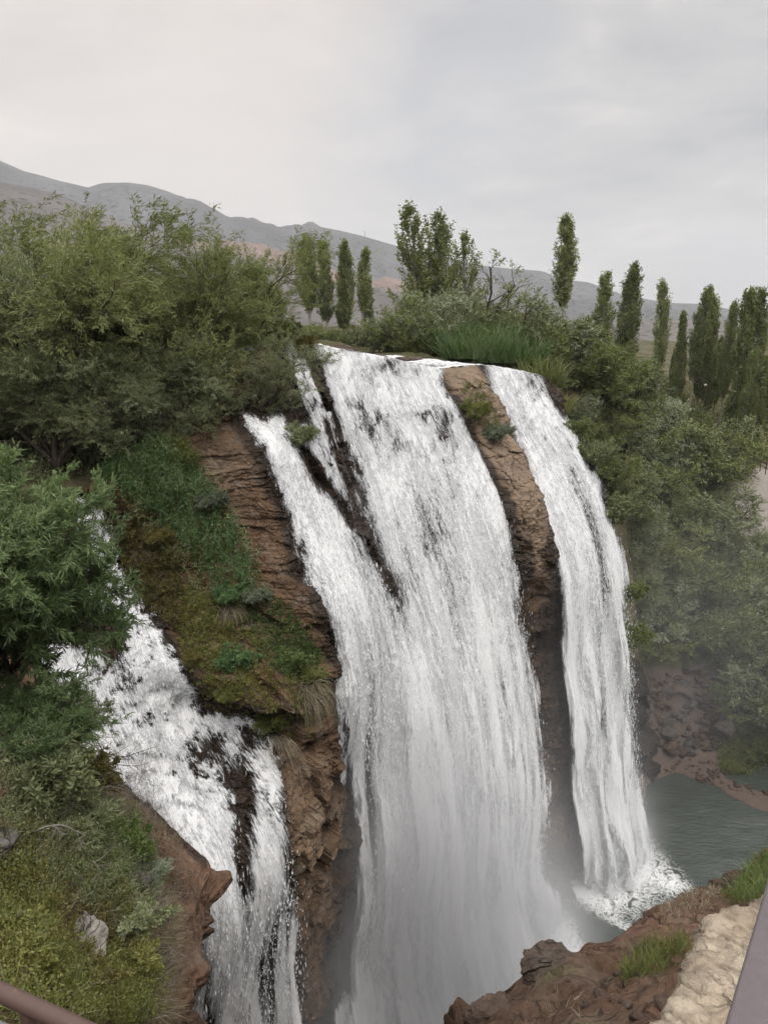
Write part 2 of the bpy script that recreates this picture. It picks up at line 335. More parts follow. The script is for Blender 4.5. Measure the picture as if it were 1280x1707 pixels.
for a in [(770, 700, 41.6), (835, 840, 41.6), (870, 1100, 41.6), (890, 1300, 41.6), (885, 1450, 41.6),
          (575, 780, 28.7), (640, 960, 28.7), (665, 1060, 28.7), (690, 1200, 28.7), (700, 1400, 28.7), (700, 1600, 28.7),
          (440, 740, 22.9), (480, 840, 22.9), (520, 940, 22.9), (555, 1020, 22.9), (560, 1300, 22.9), (560, 1600, 22.9),
          (845, 710, 46.5), (880, 790, 46.5), (920, 900, 46.5), (935, 1100, 46.5), (950, 1300, 46.5), (965, 1430, 46.5),
          (955, 730, 54.7), (1000, 820, 54.7), (1030, 930, 54.7), (1035, 1100, 54.7), (1040, 1230, 54.7), (1040, 1380, 54.7),
          (440, 1195, 17.4), (470, 1350, 17.4), (480, 1500, 17.4), (490, 1700, 17.4),
          (190, 920, 16), (260, 1040, 16.5), (320, 1150, 17), (310, 1440, 13), (315, 1707, 13), (130, 1200, 11), (220, 1310, 12),
          (300, 900, 19), (450, 950, 21), (470, 1100, 20), (500, 1500, 18.5), (390, 860, 21)]:
    cp(*a)
for s_, n_ in ((59.5, 5), (61.5, 0), (63, -4), (68, -13)): ctrl.append((s_, 46.5)); vals.append(n_)
for d_, n_ in ((12, 3.0), (20, 7.5), (30, 9.5), (42, 10.0)):
    ctrl.append((7.0, d_)); vals.append(n_)
for d_, n_ in ((8, -1), (14, 2.5), (25, 4.5), (44, 5)):
    ctrl.append((59.5, d_)); vals.append(n_)
for s_, n_ in ((63, -4), (68, -13)):
    for d_ in (8, 18, 30, 44): ctrl.append((s_, d_)); vals.append(n_+d_*.04)
for s_ in (13, 17.4, 22.9, 28.7, 35, 41.6, 46.5, 54.7):
    ctrl.append((s_, 46.5)); vals.append({13: 10.2, 17.4: 12.6, 22.9: 9.4, 28.7: 11.0, 35: 11.0, 41.6: 10.6, 46.5: 10.2, 54.7: 10.8}[s_])
_nf = rbf(ctrl, vals, 2e-3)
def nbase(s, d): return _nf(np.stack(np.broadcast_arrays(s, d), -1))
def hit(px, py):                          # where the ray through a pixel meets the undisplaced face: (s, drop)
    dr = ray(px, py); t = np.linspace(15, 90, 500); p = O+dr[None]*t[:, None]; s, n = sn(p[:, 0], p[:, 1]); d = CAM_H-p[:, 2]
    ins = (n < nbase(s, d)) & (d > zc(s)-.3)
    k = int(np.argmax(ins)) if ins.any() else len(t)-1
    return s[k], d[k], p[k]
def in_poly(x, y, poly):
    r = np.zeros(x.shape, bool); n = len(poly)
    for i in range(n):
        (x1, y1), (x2, y2) = poly[i], poly[(i+1) % n]
        if y1 == y2: continue
        r ^= ((y1 > y) != (y2 > y)) & (x < (x2-x1)*(y-y1)/(y2-y1)+x1)
    return r
def seg_dist(x, y, poly, closed=True):
    r = np.full(x.shape, 1e9); n = len(poly)
    for i in range(n if closed else n-1):
        (x1, y1), (x2, y2) = poly[i], poly[(i+1) % n]; vx, vy = x2-x1, y2-y1
        t = np.clip(((x-x1)*vx+(y-y1)*vy)/(vx*vx+vy*vy+1e-9), 0, 1); r = np.minimum(r, np.hypot(x-x1-t*vx, y-y1-t*vy))
    return r
def sdf(x, y, poly):
    d = seg_dist(x, y, poly); return np.where(in_poly(x, y, poly), -d, d)
# outlines of the streams read off the photograph, baked on the face as water density
MAIN = [(496, 535), (560, 540), (640, 550), (734, 562), (733, 640), (768, 700), (800, 760), (838, 840), (855, 940), (868, 1060), (882, 1200), (896, 1300), (893, 1400), (890, 1450), (915, 1510), (950, 1560), (970, 1760), (540, 1760), (572, 1560), (590, 1400), (572, 1250), (560, 1120), (545, 1040), (530, 1000), (500, 920), (465, 815), (432, 745), (395, 690), (470, 700), (505, 785), (560, 852), (610, 900), (648, 985), (622, 925), (595, 860), (575, 790), (560, 700), (540, 630)]
RIGHT = [(780, 570), (868, 575), (890, 612), (905, 660), (945, 710), (985, 790), (1015, 870), (1033, 950), (1038, 1100), (1042, 1230), (1050, 1290), (1055, 1400), (1070, 1480), (965, 1480), (955, 1350), (942, 1230), (932, 1100), (925, 1010), (930, 960), (905, 870), (880, 790), (845, 710), (815, 650)]
LEFT = [(120, 835), (160, 840), (187, 905), (207, 960), (255, 1030), (290, 1100), (332, 1183), (400, 1188), (446, 1203), (460, 1290), (470, 1400), (480, 1500), (495, 1760), (300, 1760), (308, 1500), (325, 1450), (240, 1340), (125, 1235), (80, 1130), (50, 1060), (100, 1060), (138, 1095), (142, 1040), (142, 960), (125, 870)]
THIN = [([(476, 566), (498, 640), (522, 690), (545, 760), (575, 830), (605, 890)], 13), ([(500, 600), (515, 640), (535, 690)], 6), ([(505, 715), (535, 770), (575, 825)], 13), ([(455, 700), (485, 720), (520, 745)], 10), ([(545, 690), (560, 740), (580, 800)], 5), ([(545, 1010), (555, 1060), (562, 1130), (566, 1300)], 10)]
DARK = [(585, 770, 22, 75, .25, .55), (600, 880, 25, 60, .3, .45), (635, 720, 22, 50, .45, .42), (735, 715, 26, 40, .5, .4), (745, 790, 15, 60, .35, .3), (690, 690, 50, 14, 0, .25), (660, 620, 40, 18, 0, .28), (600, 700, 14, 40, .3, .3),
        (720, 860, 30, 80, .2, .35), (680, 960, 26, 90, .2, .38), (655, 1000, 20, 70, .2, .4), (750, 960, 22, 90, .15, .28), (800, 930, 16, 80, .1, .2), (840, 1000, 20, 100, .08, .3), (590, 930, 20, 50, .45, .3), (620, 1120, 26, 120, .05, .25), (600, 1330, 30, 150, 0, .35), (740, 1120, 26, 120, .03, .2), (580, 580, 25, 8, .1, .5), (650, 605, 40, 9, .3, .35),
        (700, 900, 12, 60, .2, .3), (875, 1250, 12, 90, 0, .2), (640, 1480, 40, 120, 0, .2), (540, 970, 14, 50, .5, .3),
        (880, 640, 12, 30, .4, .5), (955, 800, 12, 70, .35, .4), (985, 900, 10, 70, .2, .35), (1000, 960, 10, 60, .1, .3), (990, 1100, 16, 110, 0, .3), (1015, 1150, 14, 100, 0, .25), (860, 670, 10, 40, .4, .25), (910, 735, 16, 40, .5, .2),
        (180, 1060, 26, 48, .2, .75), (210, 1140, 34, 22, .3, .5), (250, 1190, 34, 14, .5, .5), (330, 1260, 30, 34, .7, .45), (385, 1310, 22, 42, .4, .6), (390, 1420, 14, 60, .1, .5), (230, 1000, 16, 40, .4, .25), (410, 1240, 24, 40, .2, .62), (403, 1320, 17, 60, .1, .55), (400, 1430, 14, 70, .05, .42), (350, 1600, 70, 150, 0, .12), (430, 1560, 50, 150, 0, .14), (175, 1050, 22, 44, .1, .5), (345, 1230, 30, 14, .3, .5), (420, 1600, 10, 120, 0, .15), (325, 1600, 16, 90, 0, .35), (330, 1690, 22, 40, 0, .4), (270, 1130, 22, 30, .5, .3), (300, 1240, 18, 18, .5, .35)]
def stream_dens(px, py, poly, soft=16, thin=()):
    wob = 6*fbm(np.stack([px/22, py/60, px*0], -1), 3, 91)
    d = sstep(soft*.5, -soft, sdf(px, py, poly)+wob-2)*.9
    for pl, w in thin:
        d = np.maximum(d, .6*sstep(w*1.1, w*.25, seg_dist(px, py, pl, False)+wob*.4))
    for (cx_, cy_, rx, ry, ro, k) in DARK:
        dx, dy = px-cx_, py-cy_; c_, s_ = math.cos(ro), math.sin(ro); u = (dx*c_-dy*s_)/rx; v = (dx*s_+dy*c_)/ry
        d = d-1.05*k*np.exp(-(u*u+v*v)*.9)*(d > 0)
    hole = sstep(-.1, .95, fbm(np.stack([px/11+.3*py/30, py/(24 if poly is not LEFT else 13), px*0+3], -1), 4, 93, .62)+.25*fbm(np.stack([px/60, py/70, px*0], -1), 2, 94))
    d = d-(.30 if poly is not LEFT else .50)*hole*(d > 0)*(sstep(980, 640, py) if poly is not LEFT else sstep(1440, 1300, py))
    return np.clip(d, 0, 1)
def face_px(s, d, n): x, y = xy(s, n); return project(np.stack([x, y, CAM_H-d], -1))
def ledge_shape(s, d, rock=True):                    # big ledges that rock and water share
    b = d+.10*(s-30)*.35+.5*fbm(np.stack([s*.12, d*.05, s*0], -1), 2, 33)
    r = 0
    for at_, am in (((5.6, .55), (9.2, .35), (12.6, .5), (15.8, .5), (20.5, .35)) if rock else ((5.6, .45),)):
        r = r+am*(sstep(at_-.25, at_+.3, b)-sstep(at_+.3, at_+3.2, b))*sstep(-.15, .5, fbm(np.stack([s*.16+at_*9, s*0, s*0+at_], -1), 2, 45))
    st_ = (d+.16*s+.5*fbm(np.stack([s*.3, d*.2, s*0], -1), 2, 47))/1.45; fr_ = st_-np.floor(st_); r = r+.85*(sstep(0, .16, fr_)-fr_)*sstep(18.2, 16.8, s)*sstep(8, 10, d)*sstep(21, 18, d)
    return r*(.55+.45*np.clip(fbm(np.stack([s*.35, d*.0, s*0+2], -1), 2, 44)+.5, 0, 1))
def build_cliff():
    S = np.concatenate([np.linspace(1, 14, 90)[:-1], np.linspace(14, 25, 190)[:-1], np.linspace(25, 60, 330), np.linspace(60.3, 68, 30)]); T = np.linspace(0, 1, 560)
    s, t = np.meshgrid(S, T); z0 = zc(s); d = z0+t**1.0*(46.6-z0); nb = nbase(s, d)
    px, py, _ = face_px(s, d, nb)
    wd = np.maximum(np.maximum(stream_dens(px, py, MAIN, 16, THIN), stream_dens(px, py, RIGHT)), stream_dens(px, py, LEFT))
    # outcrop between the two big falls, proud above and hollowed below
    oc = sstep(40.8, 42.2, s)*sstep(47.2, 45.4, s)
    nb = nb+oc*(1.0*sstep(3, 5, d)*sstep(20, 15, d)-.5*sstep(17, 24, d))
    bx = s; b = d+.16*s+.9*fbm(np.stack([s*.16, d*.16, s*0], -1), 4, 5)
    amp = 1-.82*sstep(.12, .45, wd)
    r = 0
    for h, w, a, sd_ in ((2.3, 2.7, .55, 1), (.71, 1.15, .26, 2), (.27, .62, .11, 3)):
        k = np.floor(b/h); fr = b/h-k; jit = rnd1(k, sd_*11)*7
        kb = np.floor(bx/w+jit+.35*fbm(np.stack([s*.6, d*.6, s*0], -1), 2, 77)); rr = rnd2(k, kb, sd_*5)
        fx = bx/w+jit-kb
        r = r+a*(rr-.5)*2-a*.5*(sstep(.12, 0, fr)+sstep(.88, 1, fr))*.8
    cd, rid = cells(np.stack([s*.55+.2*d, d*.42-.12*s], -1)+.25*fbm(np.stack([s, d, s*0], -1)*.8, 2, 8)[..., None], 21)
    crack = -.35*sstep(.09, 0, cd)+.3*(rid-.5)
    smoothzone = oc*sstep(16, 12, d)          # the outcrop is smooth with diagonal cracks rather than bedded
    r = r*(1-.75*smoothzone)+crack*(.35+.5*smoothzone)
    r = r+.2*fbm(np.stack([s*.5, d*.5, s*0], -1), 5, 15)+.05*fbm(np.stack([s*4, d*4, s*0], -1), 3, 19)
    fade = sstep(0, .03, t)
    n = nb+(r*amp+ledge_shape(s, d)*.9*(1-.8*sstep(.2, .6, wd)*(s > 19)))*fade-.22*sstep(.2, .6, wd)-.5*sstep(.3, .7, wd)*sstep(16, 24, d)
    x, y = xy(s, n); z = CAM_H-d+.25*fbm(np.stack([s*.3, d*.3, s*0+9], -1), 3, 61)*fade+.06*vnoise(np.stack([s*3, d*3, s*0], -1), 3)
    V = np.stack([x, y, z], -1)
    # back skirt at the top so the face joins the plateau
    # wetness around the streams
    wet = np.zeros_like(s)
    for ds in (-24, -10, 0, 10, 24):
        for pl in (MAIN, RIGHT, LEFT):
            wet = np.maximum(wet, sstep(46+abs(ds)*0, -4, sdf(px, py, pl)))
    wet = np.maximum(wet, sstep(24, 8, seg_dist(px, py, THIN[0][0], False)))
    wet = np.maximum(wet, .62*sstep(15, 22, d)*sstep(40, 43, s)*sstep(50, 47, s))
    wet = np.where((px < 640) & (py > 660), np.maximum(wet, 1.0*sstep(-14, 26, px-(392+(py-690)*.42))*sstep(1500, 1050, py)), wet)
    wet = wet*(1-.8*smoothzone*sstep(.3, .1, wd))
    moss = np.zeros_like(s)
    for (mx_, my_, rx, ry, k) in ((320, 1000, 90, 130, .62), (430, 1150, 80, 90, .5), (500, 1130, 50, 80, .6), (480, 1250, 60, 60, .55), (500, 1420, 50, 150, .42), (220, 850, 90, 80, .55), (790, 700, 40, 50, .45), (1045, 1000, 30, 150, .6), (330, 800, 40, 60, .5)):
        moss = np.maximum(moss, k*np.exp(-((px-mx_)/rx)**2-((py-my_)/ry)**2))
    tan = oc*sstep(19, 14, d)+.55*np.exp(-((px-960)/40)**2-((py-690)/60)**2)+.5*np.exp(-((px-370)/70)**2-((py-790)/50)**2)+.4*np.exp(-((px-510)/50)**2-((py-1380)/160)**2)
    return V, s, d, n, wet, moss, px, py, tan
CV, CS, CD, CN, CWET, CMOSS, CPX, CPY, CTAN = build_cliff()
cliff = struct(mk('cliff', CV, grid_faces(*CS.shape), M_CLIFF, attrs={'wet': CWET, 'moss': CMOSS, 'tan': CTAN}, smooth=False))

def fall_sheet(name, poly, s0, s1, thin, seed, uo, label):
    ds = .11; S = np.linspace(s0, s1, int((s1-s0)/ds)); T = np.linspace(0, 1, 430); s, t = np.meshgrid(S, T)
    layers = []
    for li, (off0, off1, amp, dd) in enumerate(((.22, .45, .12, 0.0), (.34, .85, .20, -.24))):
        z0 = zc(s)-.02; d = z0+t*(45.3-z0); nb = nbase(s, d)+ledge_shape(s, d, False)*.75
        px, py, _ = face_px(s, d, nb)
        dn = stream_dens(px, py, poly, 16, thin)
        free = sstep(12, 26, d)
        st = fbm(np.stack([s*1.1+.5*fbm(np.stack([s*.4, d*.15, s*0], -1), 2, seed+40), d*.10, s*0+li*5], -1), 3, seed+li*9); st2 = vnoise(np.stack([s*5, d*.35, s*0+li], -1), seed+3)
        flare = 1.1*sstep(36, 45.3, d)**2
        n = nb+off0+(off1-off0)*free+amp*(st*(.3+1.6*free)+.2*st2)+flare*(.5+.5*st+.5*li)
        x, y = xy(s+.12*vnoise(np.stack([s*.8, d*.12, s*0], -1), seed+5)*free, n)
        z = CAM_H-d
        # path length along the fall for the texture
        seg = np.hypot(np.diff(nb, axis=0), np.diff(d, axis=0)); L = np.concatenate([np.zeros((1, s.shape[1])), np.cumsum(seg, axis=0)])
        L = L*(1-.28*sstep(10, 40, L))
        dn = np.clip(dn+dd*(dn > .02), 0, 1)
        dn = dn*(1-.25*sstep(38, 44, d)*0)
        layers.append((np.stack([x, y, z], -1), np.stack([s+uo+li*31.7, L+li*3.3], -1), dn, sstep(14, 34, d)))
    A, B = layers[1], layers[0]
    V = np.concatenate([A[0][::-1], B[0]]); UV = np.concatenate([A[1][::-1], B[1]]); D = np.concatenate([A[2][::-1], B[2]]); SF = np.concatenate([A[3][::-1], B[3]])
    r, c = D.shape
    keep = (np.maximum(np.maximum(D[:-1, :-1], D[1:, :-1]), np.maximum(D[:-1, 1:], D[1:, 1:])) > .03)
    F = grid_faces(r, c, keep); used = np.unique(F); mp = np.full(r*c, -1); mp[used] = np.arange(len(used))
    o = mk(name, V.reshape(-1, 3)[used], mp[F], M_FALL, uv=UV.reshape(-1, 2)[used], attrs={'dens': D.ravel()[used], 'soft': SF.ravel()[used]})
    tag(o, label, 'waterfall'); return o
main_fall = fall_sheet('waterfall', MAIN, 21.5, 45, THIN, 100, 0, 'broad white central waterfall, the widest of the three, plunging into mist')
right_fall = fall_sheet('waterfall', RIGHT, 43.5, 59, (), 140, 200, 'tall narrow white waterfall beyond the brown rock outcrop, falling into the green pool')
left_fall = fall_sheet('waterfall', LEFT, 6, 19.5, (), 180, 400, 'stepped white cascade tumbling over dark ledges beside the bushy bank')

# river on the plateau that feeds the lip
def riv_n(s): return np.interp(s, [25, 28, 31, 36, 42, 50, 57], [-2.0, -2.8, -4, -7.5, -11, -9, -5])
def build_river():
    S = np.linspace(25.5, 56.5, 260); Nn = np.linspace(0, 1, 110); s, tn = np.meshgrid(S, Nn); n = .12+(riv_n(s)-.6-.12)*tn
    back = -n; z = CAM_H-zc(s)+.05+.035*back+.16*fbm(np.stack([s*.5, n*.9, s*0], -1), 5, 71)*sstep(0, 1.5, back)+.05*vnoise(np.stack([s*3, n*2, s*0], -1), 72)
    x, y = xy(s, n); e = np.minimum(sstep(25.5, 28, s), sstep(56.6, 55, s))
    return struct(mk('river', np.stack([x, y, z], -1), grid_faces(*s.shape), M_FALL, uv=np.stack([s+600, n*2.2+50], -1), attrs={'dens': (.66+.16*fbm(np.stack([s*.4, n*.8, s*0], -1), 3, 73))*np.clip(e+.3, 0, 1), 'soft': np.zeros_like(s)}))
river = build_river()

def drop_mesh(falls, n, seed):
    r_ = np.random.default_rng(seed); Vs = []
    for poly, s0, s1, thin, nn in falls:
        s = r_.uniform(s0, s1, nn*4); d = 7+36*r_.random(nn*4)**.8; nb = nbase(s, d); px, py, _ = face_px(s, d, nb); dn = stream_dens(px, py, poly, 16, thin); ed = sdf(px, py, poly)
        ok = ((dn > .45) & (ed < -9)) | ((ed < 4) & (dn > .02) & (r_.random(len(s)) < .06)); s, d, nb = s[ok][:nn], d[ok][:nn], nb[ok][:nn]
        fr = sstep(10, 28, d); n_ = nb+.45+fr*(.3+.9*r_.random(len(s))**1.5)+.25*r_.random(len(s)); x, y = xy(s+.15*r_.normal(size=len(s))*fr, n_); Vs.append(np.stack([x, y, CAM_H-d], -1))
    p = np.concatenate(Vs); m = len(p); L = (.06+.38*r_.random(m)**2)[:, None]; w = (.010+.024*r_.random(m)**2)[:, None]
    e = np.array([(1, 0, 0), (-1, 0, 0), (0, 1, 0), (0, -1, 0)], float); ring = p[:, None]+e[None]*w[:, None]*(.7+.6*r_.random((m, 4, 1)))+np.array([0, 0, 1.])*L[:, None]*(-.15)
    top = p[:, None]+np.array([.0, 0, 1.])*L[:, None]*.55; bot = p[:, None]-np.array([0, 0, 1.])*L[:, None]*.35; V = np.concatenate([ring, top, bot], 1).reshape(-1, 3); b = (np.arange(m)*6)[:, None]
    F = np.concatenate([b+np.array([[0, 2, 4]]), b+np.array([[2, 1, 4]]), b+np.array([[1, 3, 4]]), b+np.array([[3, 0, 4]]), b+np.array([[2, 0, 5]]), b+np.array([[1, 2, 5]]), b+np.array([[3, 1, 5]]), b+np.array([[0, 3, 5]])])
    mt, t, out = new_mat('water drops'); d_ = t.nodes.new('ShaderNodeBsdfDiffuse'); d_.inputs[0].default_value = (.93, .94, .95, 1); tl = t.nodes.new('ShaderNodeBsdfTranslucent'); tl.inputs[0].default_value = (.93, .94, .95, 1); mx = t.nodes.new('ShaderNodeMixShader'); mx.inputs[0].default_value = .4
    t.links.new(d_.outputs[0], mx.inputs[1]); t.links.new(tl.outputs[0], mx.inputs[2]); t.links.new(mx.outputs[0], out.inputs[0])
    return struct(mk('spray', V, F, mt), 'stuff')
drop_mesh([(MAIN, 22.5, 43, THIN, 20000), (RIGHT, 44, 57, (), 9000), (LEFT, 9, 18, (), 3500)], 0, 321)

# ------------------------------------------------------------------ pool and its foam
def build_pool():
    X = np.linspace(-25, 170, 60); 
    X = np.concatenate([np.linspace(-30, 0, 30)[:-1], np.linspace(0, 45, 260), np.linspace(46, 200, 60)]); Y = np.concatenate([np.linspace(8, 34, 40)[:-1], np.linspace(34, 72, 240), np.linspace(73, 120, 30)])
    x, y = np.meshgrid(X, Y); px, py, _ = project(np.stack([x, y, x*0], -1))
    s, n = sn(x, y); edge = nbase(s, np.full_like(s, 45.0))
    foam = 1.25*sstep(9.5, 1.0, n-edge)*sstep(20, 24, s)*sstep(44, 40, s) + 1.25*sstep(8.0, .5, n-edge)*sstep(44.5, 47, s)*sstep(58, 54, s)+1.1*sstep(9, 1, n-edge)*sstep(6, 10, s)*sstep(21, 19, s)
    FR = [(985, 1440), (1050, 1370), (1075, 1385), (1095, 1420), (1130, 1455), (1150, 1480), (1120, 1495), (1060, 1480), (1000, 1470)]
    foam = np.maximum(foam*.62, .56*sstep(30, -24, sdf(px, py, FR)))
    foam = np.maximum(foam, 1.1*sstep(40, -30, sdf(px, py, [(860, 1440), (905, 1490), (945, 1545), (965, 1590), (900, 1720), (600, 1720)])))
    foam = np.maximum(foam, .45*sstep(14, 4, seg_dist(px, py, [(960, 1500), (1000, 1520), (1060, 1555)], False)))
    z = .06*fbm(np.stack([x*.5, y*.5, x*0], -1), 4, 201)+.14*np.clip(foam, 0, 1)*(fbm(np.stack([x*.9, y*.9, x*0], -1), 4, 202)*.6+.3)
    return struct(mk('water', np.stack([x, y, z], -1), grid_faces(*x.shape), M_POOL, attrs={'foam': np.clip(foam, 0, 1.05)}))
pool = build_pool()

# ------------------------------------------------------------------ ground: plateau behind the lip and the wooded far slope
# far trees: (pixel x, pixel y of the foot, depth, height in pixels, kind)
FAR = []
def add(kind, *rows): FAR.extend([(kind,)+r for r in rows])
add('bush', (640, 588, 74, 66), (676, 588, 73, 92), (720, 592, 74, 118), (752, 596, 78, 120), (790, 596, 75, 96), (850, 606, 74, 128), (886, 616, 74, 118), (925, 628, 73, 108), (960, 648, 73, 118), (1000, 668, 75, 112), (1032, 690, 77, 108),
    (905, 660, 69, 50), (950, 715, 69, 70), (985, 765, 69, 76), (1012, 800, 70, 74), (1040, 850, 71, 84), (1015, 735, 73, 70), (1040, 760, 74, 80),
    (540, 574, 88, 44), (580, 574, 92, 36), (610, 578, 82, 48), (505, 570, 84, 40))
add('tree', (1085, 745, 100, 96), (1062, 715, 102, 84), (1118, 720, 112, 74), (1165, 800, 95, 122), (1182, 812, 93, 130), (1120, 815, 92, 104), (1086, 838, 88, 100), (1150, 890, 86, 104), (1176, 905, 86, 112), (1105, 945, 80, 124), (1052, 925, 76, 110), (1140, 995, 80, 120), (1188, 1010, 80, 104), (1236, 975, 84, 100), (1288, 955, 86, 92), (1100, 1050, 75, 116), (1152, 1085, 76, 112), (1205, 1080, 77, 150), (1252, 1120, 76, 146), (1062, 1090, 73, 106), (1290, 1200, 72, 150), (1236, 1190, 72, 100), (1262, 1258, 70, 84), (1060, 1010, 73, 96), (1130, 850, 90, 90), (1300, 1060, 80, 150), (1052, 880, 73, 60))
add('poplar', (516, 562, 110, 160), (546, 562, 112, 150), (574, 560, 116, 148), (603, 562, 108, 142), (616, 566, 109, 100), (937, 560, 95, 186), (995, 640, 110, 178), (1038, 640, 112, 192), (1096, 672, 125, 198), (1124, 690, 126, 168), (1146, 692, 124, 208), (1160, 700, 127, 214), (1174, 704, 126, 205), (1196, 722, 120, 215), (1214, 742, 116, 256), (1230, 740, 121, 250), (1246, 745, 119, 258), (1272, 745, 121, 248), (1186, 712, 126, 150), (1256, 792, 111, 150), (1292, 780, 110, 285), (1226, 770, 114, 190), (1117, 655, 130, 70), (1242, 770, 114, 120))
add('sparse', (690, 575, 84, 215), (716, 575, 86, 208), (738, 575, 85, 192), (772, 580, 80, 182))
add('limb', (800, 590, 77, 168))
gc, gv = [], []
def gp(p): gc.append((p[0], p[1])); gv.append(p[2])
for k, px, py, Y, h in FAR: gp(P(px, py, Y))
for a in [(1120, 1235, 70), (1180, 1140, 74), (1100, 1140, 72), (1250, 795, 95), (1270, 830, 92), (1320, 780, 100), (1400, 800, 100), (1400, 1000, 85)]: gp(P(*a))
for a in [(1078, 1303), (1150, 1292), (1220, 1322), (1290, 1335), (1400, 1370), (1600, 1450)]: gp(PZ(a[0], a[1], .15))
for a_, z_ in (((1085, 1320), -1.0), ((1120, 1372), -2.0), ((1060, 1365), -1.6), ((1100, 1345), -1.2)): gp(np.append(PZ(a_[0], a_[1], 0)[:2], z_))
for s_ in (4, 10, 15, 20, 24, 28, 35, 42, 48, 54, 58):
    x_, y_ = xy(s_, -.2); gp((x_, y_, CAM_H-zc(s_)-.35))
    x_, y_ = xy(s_, (-12 if s_ < 25 or s_ > 57 else float(riv_n(s_))-.5)); gp((x_, y_, CAM_H-(max(1.0, zc(s_)*.55) if s_ < 25 else zc(s_)-.45)))
    x_, y_ = xy(s_, -40); gp((x_, y_, CAM_H-2.0))
for x_, y_, z_ in [(-70, 60, 43), (-70, 120, 43), (-40, 200, 42), (20, 220, 40), (80, 220, 31), (150, 220, 28), (160, 120, 26), (170, 60, 8), (60, 62, -1.5), (100, 50, -1.5), (45, 52, -2), (30, 58, -1.6), (26, 63, -.6)]: gp((x_, y_, z_))
_gz = rbf(gc, gv, 3e-3, 20.0)
def ground_z(x, y): return _gz(np.stack(np.broadcast_arrays(x, y), -1))
def build_ground():
    X = np.concatenate([np.arange(-90, -30, 1.5), np.arange(-30, 70, .45), np.arange(70, 200, 1.2)]); Y = np.concatenate([np.arange(20, 110, .45), np.arange(110, 240, 1.2)])
    x, y = np.meshgrid(X, Y); z = ground_z(x, y); s, n = sn(x, y)
    rough = .35*fbm(np.stack([x*.35, y*.35, x*0], -1), 5, 301)+.12*fbm(np.stack([x*1.7, y*1.7, x*0], -1), 3, 302)
    riv = sstep(24.5, 27, s)*sstep(57.5, 56, s)*(n > riv_n(s))
    z = np.where(riv > .02, np.minimum(z, CAM_H-zc(s)+.035*np.maximum(-n, 0)-.1*riv), z)
    z = z+rough*(1-.8*riv)*sstep(0, -1.2, n+.2*(s > 58)*9) - .45*riv
    px, py, _ = project(np.stack([x, y, z], -1))
    keep = ~(((n > .05) & (s < 58.5)) | ((s >= 58.5) & (s < 68) & (n > nbase(s, np.full_like(s, 20.))+2.5) & (n > 6)))
    keep |= (z < 6) & (s > 60)
    bare = np.maximum(sstep(26, 4, sdf(px, py, [(1228, 775), (1300, 790), (1300, 850), (1232, 880), (1215, 830)]))*(y > 80), 0)
    bare = np.maximum(bare, sstep(2.6, 1.2, z)*(y < 85))
    bare = np.maximum(bare, .9*sstep(30, -10, sdf(px, py, [(1090, 1120), (1200, 1125), (1210, 1240), (1260, 1320), (1080, 1300), (1050, 1230)]))*(y < 80)*(y > 60))
    kf = keep[:-1, :-1] & keep[1:, :-1] & keep[:-1, 1:] & keep[1:, 1:]
    F = grid_faces(x.shape[0], x.shape[1], kf); used = np.unique(F); mp = np.full(x.size, -1); mp[used] = np.arange(len(used))
    return struct(mk('ground', np.stack([x, y, z], -1).reshape(-1, 3)[used], mp[F], M_GROUND, attrs={'bare': bare.ravel()[used], 'path': (sstep(14, -4, sdf(px, py, [(1222, 778), (1320, 792), (1320, 880), (1236, 890), (1216, 840)]))*(y > 78)).ravel()[used]}))
ground = build_ground()

# ------------------------------------------------------------------ far ground, hill with pale crags, mountain
def mountain_material(name, base, dark, crag=None):
    m, t, out = new_mat(name); b = principled(t, out, .95, .05)
    pos = t.nodes.new('ShaderNodeNewGeometry').outputs['Position']
    a = noise(t, pos, .006, 6, .6); f_ = noise(t, pos, .05, 5, .6)
    c = mixc(t, ramp(t, a, [(.35, 0), (.65, 1)]).outputs[0], base[0], base[1])
    if crag:
        cr = attr(t, 'crag').outputs['Fac']; lay = noise(t, mapping(t, pos, (.03, .03, .004)), 1, 5, .65)
        c = mixc(t, ramp(t, math_n(t, 'ADD', cr, math_n(t, 'MULTIPLY', math_n(t, 'SUBTRACT', f_, .5), .8)), [(.35, 0), (.65, 1)]).outputs[0], c, mixc(t, ramp(t, lay, [(.35, 0), (.65, 1)]).outputs[0], crag[0], crag[1]))
    vo = t.nodes.new('ShaderNodeTexVoronoi'); vo.inputs['Scale'].default_value = dark[1]; t.links.new(pos, vo.inputs['Vector'])
    sp = ramp(t, math_n(t, 'ADD', vo.outputs['Distance'], math_n(t, 'MULTIPLY', math_n(t, 'SUBTRACT', f_, .5), -.9)), [(.22, 1), (.34, 0)]).outputs[0]
    if crag: sp = math_n(t, 'MULTIPLY', sp, math_n(t, 'SUBTRACT', 1.0, math_n(t, 'MULTIPLY', attr(t, 'crag').outputs['Fac'], .75)))
    c = mixc(t, math_n(t, 'MULTIPLY', sp, .85), c, dark[0]); t.links.new(c, b.inputs['Base Color'])
    bump(t, b, f_, .6, 6.0); return m
M_MOUNT = mountain_material('scrubby mountain', [(.092, .093, .097), (.135, .134, .138)], ((.045, .05, .036), .055))
M_HILL = mountain_material('hill with crags', [(.105, .098, .096), (.158, .144, .138)], ((.045, .05, .032), .09), [(.17, .125, .11), (.25, .20, .178)])
